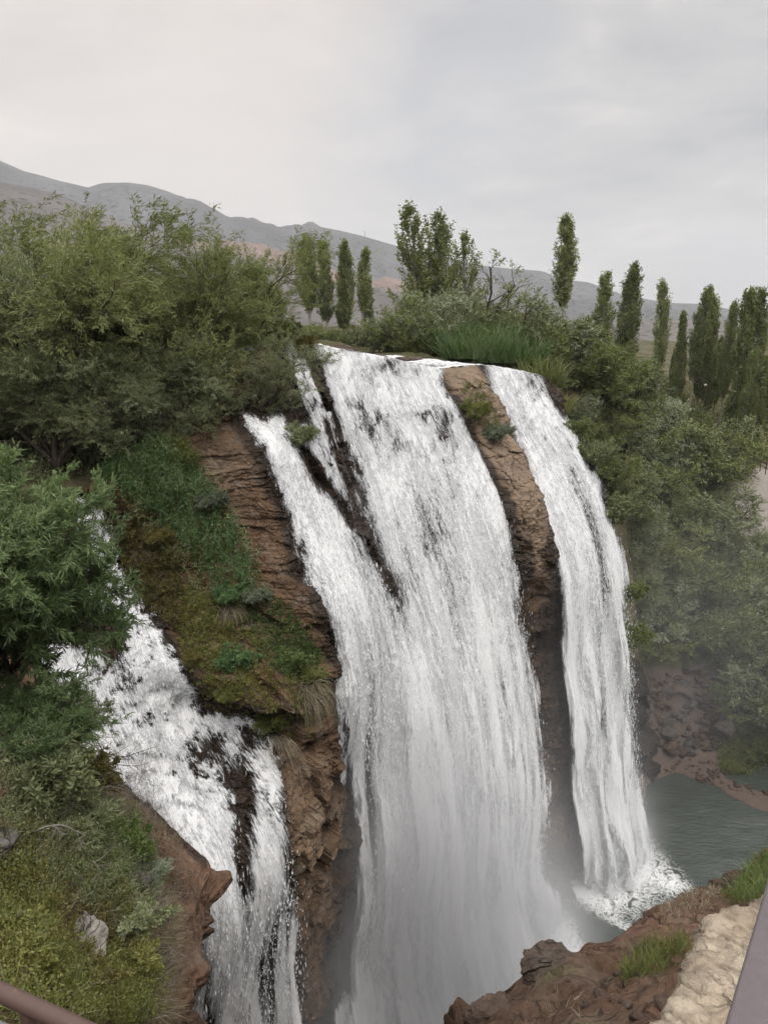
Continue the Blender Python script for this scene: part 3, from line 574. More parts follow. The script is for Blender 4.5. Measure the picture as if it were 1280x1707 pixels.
def ridge(name, mat, prof, Y0, Y1, zb, power, seed, rough, crag=None, rows=150):
    pr = np.array(prof, float); U = np.linspace(-1.15, 1.15, 520)
    pxs = 640+FPX*U*(math.cos(PITCH)+math.sin(PITCH)*(853.5-450)/FPX)
    zr = P(pxs, np.interp(pxs, pr[:, 0], pr[:, 1]), Y1)[:, 2]
    T = np.concatenate([np.linspace(0, 1, rows), np.linspace(1, 1.5, 25)[1:]]); u, t = np.meshgrid(U, T); Y = Y0+(Y1-Y0)*t
    zz_ = zb+(zr[None]-zb)*np.where(t <= 1, np.clip(t, 0, 1)**power, 1-.5*(t-1))
    x = u*Y; sc = (Y1-Y0)
    gul = fbm(np.stack([x/sc*5, Y/sc*2.2, x*0], -1), 6, seed, .52); rid_ = 1-np.abs(fbm(np.stack([x/sc*9, Y/sc*3, x*0], -1), 4, seed+5))
    zz_ = zz_+rough*(gul*.8+rid_*.5-.4)*sstep(0, .3, t)*(1-.95*np.exp(-((t-1)/.10)**2))
    at = None
    if crag is not None:
        tt = t+.06*fbm(np.stack([x/120, Y/200, x*0], -1), 4, seed+9)
        at = {'crag': sstep(.55, .72, tt)*sstep(1.0, .95, tt)*(u > -.6)*sstep(-.35, -.15, u)*sstep(.12, .02, u)}
        zz_ = zz_+rough*.9*(np.abs(fbm(np.stack([x/40, Y/400, x*0], -1), 4, seed+12)))*at['crag']
    return struct(mk(name, np.stack([x, Y, zz_], -1), grid_faces(*u.shape), mat, attrs=at))
mount = ridge('mountains', M_MOUNT, [(-900, 180), (-400, 190), (-100, 225), (0, 257), (60, 286), (110, 300), (160, 313), (185, 306), (225, 305), (258, 310), (290, 320), (350, 348), (410, 372), (440, 384), (470, 391), (495, 384), (520, 377), (560, 383), (600, 391), (660, 408), (720, 424), (800, 441), (860, 447), (905, 452), (940, 466), (980, 470), (1040, 490), (1090, 500), (1130, 505), (1170, 506), (1230, 516), (1290, 524), (1500, 500), (2200, 480)], 700, 2400, 24, 1.25, 400, 60)
hill = ridge('hills', M_HILL, [(-900, 280), (-100, 290), (0, 300), (60, 312), (110, 322), (160, 346), (220, 374), (300, 392), (380, 403), (440, 412), (500, 428), (560, 454), (620, 470), (680, 480), (740, 496), (800, 506), (850, 520), (900, 528), (1280, 536), (2000, 530)], 420, 980, 26, .8, 430, 10, True)
def build_far():
    U = np.linspace(-1.3, 1.3, 200); Yv = 170*np.exp(np.linspace(0, math.log(40), 120)); u, Y = np.meshgrid(U, Yv); x = u*Y
    z0_ = ground_z(np.clip(x, -80, 180), np.full_like(x, 235.0)); z = (z0_-2.5)*(1-sstep(240, 480, Y))+31*sstep(240, 480, Y)-.2+1.2*fbm(np.stack([x/60, Y/60, x*0], -1), 4, 444)*sstep(210, 300, Y)
    return struct(mk('land', np.stack([x, Y, z], -1), grid_faces(*u.shape), M_GROUND, attrs={'bare': x*0}))
build_far()

# ------------------------------------------------------------------ the near bank the viewpoint stands on
EDGE = [(-200, 960, 21), (-60, 1000, 20), (60, 1110, 18.3), (130, 1238, 16.8), (190, 1290, 16.2), (240, 1335, 16), (300, 1392, 15.7), (335, 1425, 15.4), (352, 1446, 15.0), (338, 1480, 14.2), (312, 1560, 12.0), (280, 1690, 9.6)]
eb = [P(*e) for e in EDGE]
eb += [np.array(v, float) for v in ((-1.9, 7.2, CAM_H-9.6), (-.6, 5.6, CAM_H-8.4))]
eb += [P(*e) for e in [(786, 1712, 5.3), (812, 1668, 5.7), (850, 1648, 6.0), (878, 1618, 6.3), (893, 1585, 6.6), (925, 1574, 6.7), (952, 1590, 6.8), (990, 1573, 7.2), (1050, 1549, 8.0), (1100, 1513, 8.7), (1150, 1487, 9.5), (1190, 1478, 10.0), (1228, 1462, 10.4), (1285, 1408, 11.5), (1400, 1370, 13.5), (1700, 1330, 18)]]
bc, bv = [], []
for p in eb: bc.append(p[:2]); bv.append(p[2])
for a in [(0, 1707, 5.5), (150, 1700, 6.9), (0, 1500, 7.6), (100, 1560, 8.6), (180, 1560, 9.2), (200, 1450, 11.5), (0, 1300, 10), (100, 1350, 12.2), (250, 1385, 14.6), (0, 1150, 13), (60, 1250, 14), (250, 1600, 9.8), (1000, 1665, 4.9), (1100, 1600, 6.2), (900, 1695, 5.2), (1160, 1540, 8), (1230, 1500, 9.4), (1050, 1620, 6.0)]:
    p = P(*a); bc.append(p[:2]); bv.append(p[2])
for x_, y_, d_ in [(-14, 10, 5), (-15, 18, 6), (-12, 3, 4.5), (-5, -2, 3.2), (0, 0, 2.6), (0, -4, 2.4), (4, 0, 2.5), (6, 4, 3.5), (9, 8, 5.6), (16, 12, 7.5), (12, 0, 3), (-3, 3, 4.6), (0, 2.5, 3.6), (22, 18, 9), (-20, 22, 7)]:
    bc.append((x_, y_)); bv.append(CAM_H-d_)
_bz = rbf(bc, bv, 2e-3, 5.0)
def build_bank():
    E = resample(smooth_curve(eb, 600), 720); SP = resample(smooth_curve([(-22, 23), (-17, 17), (-13, 8), (-8, -1), (-3, -4), (2, -4), (8, -3), (15, 2), (20, 8), (28, 14)], 300), 720)
    nE = len(E); vin = np.linspace(0, 1, 210)**1.5; vout = np.linspace(0, 1, 210)[1:]
    u = np.arange(nE)/nE
    xy_in = E[None, :, :2]*(1-vin[:, None, None])+SP[None]*vin[:, None, None]; z_in = _bz(xy_in)
    dE = np.linalg.norm(xy_in-E[None, :, :2], axis=-1); z_in = z_in+(E[None, :, 2]-_bz(E[:, :2])[None])*np.exp(-dE/1.0)
    q = np.concatenate([xy_in, z_in[..., None]], -1)
    rough = (.22*fbm(q*.9, 5, 501)+.07*fbm(q*4.5, 4, 502))*np.where(u > .56, .5, 1)[None]
    q[..., 2] += rough*sstep(0, .8, dE)+.07*fbm(q*3, 4, 503)
    tan = np.gradient(E[:, :2], axis=0); tan /= np.linalg.norm(tan, axis=1)[:, None]; out = np.stack([-tan[:, 1], tan[:, 0]], -1)   # away from the bank
    k = np.ones(41)/41; out = np.stack([np.convolve(np.pad(out[:, i], 20, 'edge'), k, 'valid') for i in (0, 1)], -1); out /= np.linalg.norm(out, axis=1)[:, None]
    left = (u < .52)[None]; dep = (vout**1.8)[:, None]*(E[None, :, 2]+1.5)
    # below the rim: the nose overhangs on the left bank; the right mound rolls over gently
    prof = np.where(left, .10*dep-.9*sstep(.6, 2.0, dep)*(1-sstep(14, 30, dep)), .30*dep**.9)
    pl = E[None, :, :2]+out[None]*prof[..., None]; zo = E[None, :, 2]-dep
    qo = np.concatenate([pl, zo[..., None]], -1)
    kx = u[None]*46; b = zo+.3*fbm(qo*.4, 3, 510)
    bl = 0
    for h, w, a, sd in ((1.2, 1.6, .26, 4), (.4, .7, .12, 5)):
        kk = np.floor(b/h); fr = b/h-kk; kb = np.floor(kx/w+rnd1(kk, sd)*5); bl = bl+a*(rnd2(kk, kb, sd)-.5)*2-a*.5*(sstep(.12, 0, fr)+sstep(.88, 1, fr))
    dsp = (bl+.3*fbm(qo*.7, 5, 511)+.06*fbm(qo*5, 3, 512))*sstep(0, .5, dep)
    qo[..., :2] += out[None]*dsp[..., None]
    A = np.concatenate([qo[::-1], q]); 
    r, c = A.shape[:2]
    # rim softness: a little noise everywhere
    A[..., 2] += .05*fbm(A*2.2, 3, 520)
    px, py, _ = project(A)
    moss = np.where((px < 420) & (A[..., 1] > 1), .46*np.ones_like(px), 0)
    for (mx_, my_, rx, ry, kk) in ((300, 1400, 75, 45, -.75), (330, 1460, 45, 50, -.8), (280, 1580, 30, 150, -.5), (250, 1450, 60, 60, -.35)): moss = moss+kk*np.exp(-((px-mx_)/rx)**2-((py-my_)/ry)**2)
    moss = np.clip(moss, 0, 1); moss[:len(vout)] *= np.where(px[:len(vout)] < 420, .25, 1)
    moss = np.where(px > 700, .34*sstep(.45, .6, fbm(A*.8, 3, 530)*.5+.5), moss)
    wet = np.zeros_like(px); wet[:len(vout)] = np.where(px[:len(vout)] < 420, .3*sstep(1, 6, dep[::-1]), 0)
    wet = np.maximum(wet, .75*sstep(18, 4, seg_dist(px, py, [(130, 1240), (240, 1335), (345, 1440)], False))*(px < 346)*(A[..., 1] > 14.5))
    return A, px, py, moss, wet, c, r, len(vout)
BA, BPX, BPY, BM, BW, _c, _r, B_OUT = build_bank()
bank = struct(mk('terrain', BA, grid_faces(_r, _c)[:, ::-1], M_BANKROCK, attrs={'moss': BM, 'wet': BW}))
class Surf:                                # look-up of the surface point nearest the viewpoint at a pixel
    def __init__(s, V):
        s.V = np.asarray(V).reshape(-1, 3); s.px, s.py, s.dz = project(s.V)
        ok = (s.dz > .5) & (s.px > -250) & (s.px < 1500) & (s.py > 200) & (s.py < 2000); s.V, s.px, s.py, s.dz = s.V[ok], s.px[ok], s.py[ok], s.dz[ok]
        s.g = 6.0; s.gx = np.floor(s.px/s.g).astype(int); s.gy = np.floor(s.py/s.g).astype(int); key = s.gx*4000+s.gy
        o = np.lexsort((s.dz, key)); key = key[o]; first = np.concatenate([[True], key[1:] != key[:-1]]); s.front = dict(zip(key[first].tolist(), o[first].tolist()))
        s.fi = o[first]; s.slack = 1.2
    def at(s, px, py):
        k = int(px//s.g)*4000+int(py//s.g); i = s.front.get(k)
        if i is None: i = s.fi[np.argmin((s.px[s.fi]-px)**2+(s.py[s.fi]-py)**2)]
        return s.V[i]
    def visible(s):                         # indices of points that face the viewpoint
        key = s.gx*4000+s.gy; fr = np.array([s.dz[s.front[k]] for k in key.tolist()]); return np.nonzero(s.dz < fr+s.slack)[0]
S_CLIFF = Surf(CV); S_BANK = Surf(BA)
S_BANK.slack = .5

# ------------------------------------------------------------------ low stone parapet and the two metal rails by the viewpoint
def stone_material():
    m, t, out = new_mat('pale limestone'); b = principled(t, out, .9, .2); pos = t.nodes.new('ShaderNodeNewGeometry').outputs['Position']
    a = noise(t, pos, 5, 6, .65, .4); f_ = noise(t, pos, 26, 6, .7); d = noise(t, pos, 2.2, 5, .7, .8)
    c = ramp(t, a, [(.3, (.34, .27, .19)), (.48, (.50, .42, .32)), (.7, (.66, .58, .46))]).outputs[0]
    c = mixc(t, ramp(t, d, [(.48, 0), (.62, .85)]).outputs[0], c, (.21, .17, .125)); c = mixc(t, .6, c, ramp(t, f_, [(.3, .6), (.55, 1), (.8, 1.15)]).outputs[0], 'MULTIPLY')
    t.links.new(c, b.inputs['Base Color']); vo = t.nodes.new('ShaderNodeTexVoronoi'); vo.feature = 'DISTANCE_TO_EDGE'; vo.inputs['Scale'].default_value = 3.2; wq = t.nodes.new('ShaderNodeVectorMath'); wq.operation = 'MULTIPLY_ADD'; nq = t.nodes.new('ShaderNodeTexNoise'); nq.inputs['Scale'].default_value = 4; nq.inputs['Detail'].default_value = 5; t.links.new(pos, nq.inputs['Vector']); t.links.new(nq.outputs['Color'], wq.inputs[0]); wq.inputs[1].default_value = (.5, .5, .5); t.links.new(pos, wq.inputs[2]); t.links.new(wq.outputs[0], vo.inputs['Vector'])
    ck = math_n(t, 'MAXIMUM', ramp(t, vo.outputs['Distance'], [(0, 0), (.03, 1)]).outputs[0], ramp(t, d, [(.45, 0), (.55, 1)]).outputs[0]); c = mixc(t, .6, c, ramp(t, ck, [(0, .35), (1, 1)]).outputs[0], 'MULTIPLY'); t.links.new(c, b.inputs['Base Color'])
    bump(t, b, math_n(t, 'ADD', math_n(t, 'ADD', a, math_n(t, 'MULTIPLY', f_, .8)), math_n(t, 'MULTIPLY', ck, .4)), 1.0, .03); return m
M_STONE = stone_material()
def parapet():
    zt = CAM_H-1.95
    o = [PZ(x, y, zt)[:2] for x, y in [(1030, 1830), (1080, 1707), (1122, 1628), (1140, 1584), (1157, 1552), (1172, 1524), (1200, 1508), (1238, 1494), (1276, 1478), (1340, 1466), (1420, 1458), (1560, 1450)]]
    Pth = resample(smooth_curve(np.array(o), 500), 420); tan = np.gradient(Pth, axis=0); tan /= np.linalg.norm(tan, axis=1)[:, None]; kk = np.ones(61)/61
    tan = np.stack([np.convolve(np.pad(tan[:, i], 30, 'edge'), kk, 'valid') for i in (0, 1)], -1); nr = np.stack([tan[:, 1], -tan[:, 0]], -1); nr /= np.linalg.norm(nr, axis=1)[:, None]
    w = .46; sec = [(0, -.85)]+[(0, h) for h in np.linspace(-.8, -.05, 40)]+[(.015, -.012)]+[(x_, 0) for x_ in np.linspace(.03, w-.03, 70)]+[(w-.012, -.014)]+[(w, h) for h in np.linspace(-.05, -.85, 20)]
    sec = np.array(sec); V = np.concatenate([Pth[None]+nr[None]*sec[:, 0][:, None, None], (zt+sec[:, 1])[:, None, None]+np.zeros((1, len(Pth), 1))], -1)
    al = np.linspace(0, 1, len(Pth))[None]*9.0
    blk = np.floor(al/.62); fr = np.abs(al/.62-blk-.5); joint = sstep(.46, .5, fr)
    V[..., 2] += .018*fbm(V*4.5, 6, 601, .6)+.02*(cells(V[..., :2]*5+.3*fbm(V*6, 2, 611)[..., None], 612)[1]-.5)+.010*fbm(V*25, 4, 602)-.02*joint+.03*(rnd1(blk, 9)-.5)*sstep(-.2, 0, sec[:, 1])[:, None]
    V[..., :2] -= nr[None]*((.034*fbm(V*4, 6, 603, .62)+.016*fbm(V*20, 3, 604))*sstep(w*.6, 0, sec[:, 0])[:, None]+.03*joint*0)[..., None]
    root = mk('stone_parapet', V, grid_faces(*V.shape[:2]), M_STONE)
    return tag(root, 'low pale limestone parapet with a rough broken edge above the brown slope', 'parapet')
parapet()
def tube_arrays(paths, radii, sides=6, cap=True):
    """tubes along many polylines of equal node count: paths (B,m,3), radii (B,m)"""
    p = np.asarray(paths, float); r = np.asarray(radii, float); B, m = p.shape[:2]
    t = np.gradient(p, axis=1); t /= np.linalg.norm(t, axis=-1, keepdims=True)+1e-9
    ref = np.where(np.abs(t[..., 2:3]) < .9, np.array([0, 0, 1.0]), np.array([1.0, 0, 0])); a = np.cross(t, ref); a /= np.linalg.norm(a, axis=-1, keepdims=True)+1e-9; b = np.cross(t, a)
    an = np.arange(sides)*2*math.pi/sides
    V = p[:, :, None]+r[:, :, None, None]*(np.cos(an)[None, None, :, None]*a[:, :, None]+np.sin(an)[None, None, :, None]*b[:, :, None])
    base = (np.arange(B)*m*sides)[:, None, None]+(np.arange(m-1)*sides)[None, :, None]; i = np.arange(sides)[None, None]; j = (i+1) % sides
    F = np.stack([base+i, base+j, base+sides+j, base+sides+i], -1).reshape(-1, 4)
    return V.reshape(-1, 3), F
def metal(name, col, rough, wear):
    m, t, out = new_mat(name); b = principled(t, out, rough, .5); pos = t.nodes.new('ShaderNodeNewGeometry').outputs['Position']
    a = noise(t, pos, 9, 5, .65, .5); c = mixc(t, ramp(t, a, [(.60, 0), (.66, 1)]).outputs[0], col, wear); c = mixc(t, .4, c, ramp(t, noise(t, pos, 60, 4, .6), [(.3, .7), (.7, 1.2)]).outputs[0], 'MULTIPLY')
    t.links.new(c, b.inputs['Base Color']); bump(t, b, a, .15, .004); return m
M_RAIL = metal('worn purple-brown paint', (.105, .085, .09), .45, (.30, .20, .15)); M_RAIL2 = metal('rusty brown rail', (.085, .05, .04), .55, (.15, .09, .06)); M_GREYBAR = metal('grey bar', (.16, .16, .165), .5, (.22, .2, .19))
def box_bar(name, a, b, w, h, mat, parent, bev=.006):
    a, b = np.array(a), np.array(b); t = (b-a)/np.linalg.norm(b-a); sd = np.cross(t, [0, 0, 1]); sd /= np.linalg.norm(sd); up = np.cross(sd, t)
    pts = []
    for sx, sy in ((1, 1), (-1, 1), (-1, -1), (1, -1)):
        for k in range(5):
            an = {(1, 1): 0, (-1, 1): 90, (-1, -1): 180, (1, -1): 270}[(sx, sy)]+k*22.5; pts.append((sx*(w/2-bev)+bev*math.cos(R(an)), sy*(h/2-bev)+bev*math.sin(R(an))))
    m = len(pts); V = np.array([[e+sd*x_+up*y_ for x_, y_ in pts] for e in np.linspace(a, b, 12)]).reshape(-1, 3)
    F = np.array([[r*m+i, r*m+(i+1) % m, (r+1)*m+(i+1) % m, (r+1)*m+i] for r in range(11) for i in range(m)])
    return mk(name, V, F, mat, parent, smooth=True)
def rails():
    zt = CAM_H-.95; a = PZ(1215, 1950, zt); b = PZ(1332, 1462, zt); t = (b-a)/np.linalg.norm(b-a); mid = a+(b-a)*.55
    root = empty('metal_railing', (a[0], a[1], CAM_H-2.4)); tag(root, 'worn purple-brown flat topped metal railing beside the pale stone parapet', 'railing')
    inv = -np.array(root.location)
    e = a+t*6.0; box_bar('top_rail', a+inv-t*.6, e+inv, .085, .05, M_RAIL, root)
    for k in (.0, 1.5, 3.0, 4.5): p = a+t*(k+.25)+inv; box_bar('post', p+np.array([0, 0, -.02]), p+np.array([0, .0001, -1.6]), .05, .05, M_RAIL, root)
    box_bar('lower_bar', a+inv-t*.6+np.array([.0, 0, -.5]), e+inv+np.array([0, 0, -.5]), .03, .03, M_RAIL, root)
    zt = CAM_H-1.5; a = PZ(-330, 1500, zt); b = PZ(128, 1712, zt)
    root = empty('metal_railing', (b[0], b[1], CAM_H-2.9)); tag(root, 'slim rusty brown tube railing crossing in front of the grassy bank', 'railing'); inv = -np.array(root.location)
    t = (b-a)/np.linalg.norm(b-a); e = b+t*.35
    for nm, dz, r_, mt in (('top_rail', 0, .02, M_RAIL2), ('lower_bar', -.11, .011, M_GREYBAR), ('lower_bar', -.55, .011, M_GREYBAR)):
        pth = np.linspace(a, e, 14)+inv+np.array([0, 0, dz]); V, F = tube_arrays(pth[None], np.full((1, 14), r_), 14); mk(nm, V, F, mt, root)
    for k in (.12, .62): p = a+(e-a)*k+inv; V, F = tube_arrays(np.linspace(p, p+np.array([0, 0, -1.4]), 8)[None], np.full((1, 8), .018), 12); mk('post', V, F, M_RAIL2, root)
    p = e+inv; V, F = tube_arrays(np.linspace(p, p+np.array([0, 0, -1.4]), 8)[None], np.full((1, 8), .018), 12); mk('post', V, F, M_RAIL2, root)
rails()

# ------------------------------------------------------------------ mist of the falls and the haze of the valley
def volume_box(name, lo, hi, mat):
    (x0, y0, z0), (x1, y1, z1) = lo, hi
    V = np.array([(x, y, z) for z in (z0, z1) for y in (y0, y1) for x in (x0, x1)]); F = np.array([[0, 2, 3, 1], [4, 5, 7, 6], [0, 1, 5, 4], [2, 6, 7, 3], [0, 4, 6, 2], [1, 3, 7, 5]])
    return struct(mk(name, V, F, mat, smooth=False), 'stuff')
def mist_material():
    m, t, out = new_mat('spray mist'); pos = t.nodes.new('ShaderNodeNewGeometry').outputs['Position']
    tot = None
    for (cx_, cy_, cz_, rx, ry, rz, k) in MIST:
        v = t.nodes.new('ShaderNodeVectorMath'); v.operation = 'SUBTRACT'; t.links.new(pos, v.inputs[0]); v.inputs[1].default_value = (cx_, cy_, cz_)
        w = t.nodes.new('ShaderNodeVectorMath'); w.operation = 'DIVIDE'; t.links.new(v.outputs[0], w.inputs[0]); w.inputs[1].default_value = (rx, ry, rz)
        l = t.nodes.new('ShaderNodeVectorMath'); l.operation = 'LENGTH'; t.links.new(w.outputs[0], l.inputs[0])
        mr = t.nodes.new('ShaderNodeMapRange'); mr.interpolation_type = 'SMOOTHERSTEP'; t.links.new(l.outputs['Value'], mr.inputs[0]); mr.inputs[1].default_value = 1; mr.inputs[2].default_value = 0; mr.inputs[3].default_value = 0; mr.inputs[4].default_value = k
        tot = mr.outputs[0] if tot is None else math_n(t, 'ADD', tot, mr.outputs[0])
    nz = ramp(t, noise(t, mapping(t, pos, (1, 1, .7)), .11, 2, .55, .6), [(.3, .35), (.7, 1.5)]).outputs[0]
    d = math_n(t, 'MULTIPLY', tot, nz)
    pv = t.nodes.new('ShaderNodeVolumePrincipled'); pv.inputs['Color'].default_value = (.93, .94, .96, 1); pv.inputs['Anisotropy'].default_value = .15
    t.links.new(d, pv.inputs['Density']); t.links.new(pv.outputs[0], out.inputs['Volume']); return m
MIST = [(4, 40.5, 0, 13, 12, 28, .27), (1.5, 36.5, 6, 8.5, 8.5, 28, .20), (-4, 29, 3, 7, 6, 19, .08), (18.5, 53.5, 0, 7, 7, 20, .07), (30, 68, 14, 22, 16, 24, .011), (13, 48, 10, 8, 8, 26, .02), (18.8, 53, 0, 5.5, 5, 11, .34), (11, 45, 0, 6.5, 6, 10, .28)]
volume_box('mist', (-14, 20, -.5), (50, 86, 44), mist_material())
def haze_material():
    m, t, out = new_mat('valley haze'); pv = t.nodes.new('ShaderNodeVolumePrincipled'); pv.inputs['Color'].default_value = (.93, .96, 1, 1); pv.inputs['Density'].default_value = .00013
    pv.inputs['Anisotropy'].default_value = .1; t.links.new(pv.outputs[0], out.inputs['Volume']); return m

S_GROUND = Surf(np.array([v.co[:] for v in ground.data.vertices])); S_GROUND.slack = 3.0

# ------------------------------------------------------------------ vegetation
def leaf_material(name, cols, trans=.35, varscale=.6, rough=.6):
    m, t, out = new_mat(name)
    rn = attr(t, 'rnd').outputs['Fac']; oi = t.nodes.new('ShaderNodeObjectInfo'); g = t.nodes.new('ShaderNodeNewGeometry').outputs['Position']
    big = noise(t, g, varscale, 3, .6)
    f_ = math_n(t, 'ADD', math_n(t, 'MULTIPLY', rn, .55), math_n(t, 'ADD', math_n(t, 'MULTIPLY', math_n(t, 'SUBTRACT', big, .5), 1.1), math_n(t, 'MULTIPLY', oi.outputs['Random'], .40)))
    c = ramp(t, f_, [(.08, cols[0]), (.35, cols[1]), (.65, cols[2]), (.98, cols[3])]).outputs[0]
    d = t.nodes.new('ShaderNodeBsdfDiffuse'); tr = t.nodes.new('ShaderNodeBsdfTranslucent'); t.links.new(c, d.inputs[0]); t.links.new(mixc(t, .5, c, (.9, 1.0, .35), 'MULTIPLY'), tr.inputs[0])
    mx = t.nodes.new('ShaderNodeMixShader'); mx.inputs[0].default_value = trans; t.links.new(d.outputs[0], mx.inputs[1]); t.links.new(tr.outputs[0], mx.inputs[2])
    gl = t.nodes.new('ShaderNodeBsdfGlossy'); gl.inputs['Roughness'].default_value = rough; gl.inputs[0].default_value = (.8, .85, .9, 1)
    m3 = t.nodes.new('ShaderNodeMixShader'); m3.inputs[0].default_value = .035; t.links.new(mx.outputs[0], m3.inputs[1]); t.links.new(gl.outputs[0], m3.inputs[2]); t.links.new(m3.outputs[0], out.inputs[0])
    return m
L_WILLOW = leaf_material('willow leaves', [(0.099, 0.116, 0.03), (0.157, 0.183, 0.049), (0.216, 0.239, 0.076), (0.315, 0.334, 0.157)], .35, .35)
L_OLIVE = leaf_material('grey willow leaves', [(0.092, 0.106, 0.044), (0.151, 0.17, 0.071), (0.216, 0.242, 0.112), (0.327, 0.36, 0.225)], .3, .35)
L_BUSH = leaf_material('valley bush leaves', [(0.078, 0.1, 0.027), (0.131, 0.159, 0.046), (0.19, 0.221, 0.068), (0.262, 0.291, 0.13)], .35, .22)
L_POPLAR = leaf_material('poplar leaves', [(0.091, 0.112, 0.035), (0.16, 0.19, 0.057), (0.243, 0.277, 0.088), (0.36, 0.36, 0.198)], .45, .2)
L_NEAR = leaf_material('near willow leaves', [(0.07, 0.108, 0.037), (0.117, 0.171, 0.061), (0.181, 0.248, 0.098), (0.292, 0.36, 0.183)], .35, .9)
L_HERB = leaf_material('herb leaves', [(0.041, 0.083, 0.024), (0.076, 0.146, 0.044), (0.123, 0.216, 0.067), (0.187, 0.286, 0.11)], .3, .5)
L_MOSS = leaf_material('yellow brown plants', [(.06, .055, .012), (.12, .105, .02), (.18, .15, .03), (.27, .20, .06)], .35, 1.2)
L_LIME = leaf_material('yellow green plants', [(.06, .075, .015), (.115, .135, .028), (.19, .20, .045), (.30, .28, .09)], .35, .9)
L_GRASS = leaf_material('grass blades', [(.05, .08, .018), (.09, .135, .03), (.15, .20, .05), (.26, .27, .12)], .35, 1.0)
L_DRY = leaf_material('dry grass blades', [(.12, .095, .055), (.21, .17, .11), (.30, .255, .18), (.42, .37, .28)], .25, 1.0)
L_SAGE = leaf_material('sage green leaves', [(0.07, 0.086, 0.049), (0.129, 0.152, 0.091), (0.199, 0.229, 0.152), (0.304, 0.343, 0.244)], .25, .9)
L_REED = leaf_material('reed blades', [(.035, .075, .015), (.06, .12, .022), (.10, .165, .04), (.16, .20, .08)], .35, .4)
L_SAGE2 = leaf_material('silvery willow leaves', [(0.105, 0.121, 0.062), (0.17, 0.196, 0.102), (0.249, 0.284, 0.164), (0.36, 0.36, 0.273)], .3, .3)
def bark(name, a, b_):
    m, t, out = new_mat(name); b = principled(t, out, .9, .1); pos = t.nodes.new('ShaderNodeNewGeometry').outputs['Position']
    f_ = noise(t, mapping(t, pos, (6, 6, 1.5)), 1.5, 5, .65); c = mixc(t, ramp(t, f_, [(.35, 0), (.65, 1)]).outputs[0], a, b_); t.links.new(c, b.inputs['Base Color']); bump(t, b, f_, .5, .03); return m
B_DARK = bark('dark bark', (.045, .035, .027), (.11, .09, .07)); B_PALE = bark('pale poplar bark', (.16, .15, .12), (.36, .34, .29)); B_DEAD = bark('bleached dead wood', (.14, .125, .11), (.34, .31, .285)); B_TWIG = bark('brown twig', (.09, .075, .062), (.25, .22, .19))
def unit(v): return v/(np.linalg.norm(v, axis=-1, keepdims=True)+1e-9)
def lerp_path(nodes, idx, f_):
    m = nodes.shape[1]-1; g = np.clip(f_, 0, .9999)*m; i = g.astype(int); w = (g-i)[:, None]
    p = nodes[idx, i]*(1-w)+nodes[idx, i+1]*w; return p, unit(nodes[idx, i+1]-nodes[idx, i])
def sprout(nodes, rad, r_, k, f0, f1, L, ang, up=0.0, wind=(0, 0, 0), bend=.15, m=4, taper=.4, rr=.55, jit=.15, fpow=1.0):
    B = len(nodes); idx = np.repeat(np.arange(B), k); n = B*k; f_ = f0+(f1-f0)*((np.tile(np.arange(k), B)+r_.random(n))/k)**fpow
    p, t = lerp_path(nodes, idx, f_); rv = r_.normal(size=(n, 3)); pr = unit(rv-(rv*t).sum(-1, keepdims=True)*t); a = R(ang)*(.6+.8*r_.random(n))[:, None]
    d = unit(np.cos(a)*t+np.sin(a)*pr+np.array([0, 0, up])+np.array(wind)*.3); Ln = L*(1-taper*f_)*(.65+.7*r_.random(n)); out = np.empty((n, m+1, 3)); out[:, 0] = p
    for q in range(m):
        out[:, q+1] = out[:, q]+d*(Ln/m)[:, None]; d = unit(d+bend*np.array([0, 0, up])+np.array(wind)*.35*(q+1)/m+jit*r_.normal(size=(n, 3)))
    pr_ = np.interp(f_, [0, 1], [1, .35]); r0 = rad[idx, 0]*pr_*rr; rads = r0[:, None]*np.linspace(1, .3, m+1)[None]
    return out, rads
def leaves(nodes, r_, per, length, width, f0=.1, spread=.8, droop=0.0, wind=(0, 0, 0), jitter=.03, cross=False):
    B = len(nodes); idx = np.repeat(np.arange(B), per); n = len(idx); p, t = lerp_path(nodes, idx, f0+(1-f0)*r_.random(n))
    p = p+jitter*r_.normal(size=(n, 3)); d = unit(t*.75+spread*r_.normal(size=(n, 3))*.6+np.array([0, 0, -droop])+np.array(wind)*.5)
    return leaf_quads(p, d, length*(.6+.7*r_.random(n)), width*(.7+.6*r_.random(n)), r_)
def leaf_quads(p, d, ln, wd, r_, bend=.0):
    n = len(p); rv = r_.normal(size=(n, 3)); s = unit(np.cross(d, rv)); ln = np.broadcast_to(ln, n)[:, None]; wd = np.broadcast_to(wd, n)[:, None]; nr = unit(np.cross(d, s))
    mid = p+d*ln*.45+nr*ln*.06; V = np.stack([p, mid+s*wd*.5, p+d*ln, mid-s*wd*.5], 1).reshape(-1, 3); F = np.arange(n*4).reshape(-1, 4); rnd = np.repeat(r_.random(n), 4)
    return V, F, rnd
def join(parts):
    Vs, Fs, Rs, o = [], [], [], 0
    for V, F, r_ in parts: Vs.append(V); Fs.append(F+o); Rs.append(r_); o += len(V)
    return np.concatenate(Vs), np.concatenate(Fs), np.concatenate(Rs)
def wood(levels, sides):
    Vs, Fs, o = [], [], 0
    for (nd, rd), sd in zip(levels, sides):
        V, F = tube_arrays(nd, rd, sd); Vs.append(V); Fs.append(F+o); o += len(V)
    return np.concatenate(Vs), np.concatenate(Fs)
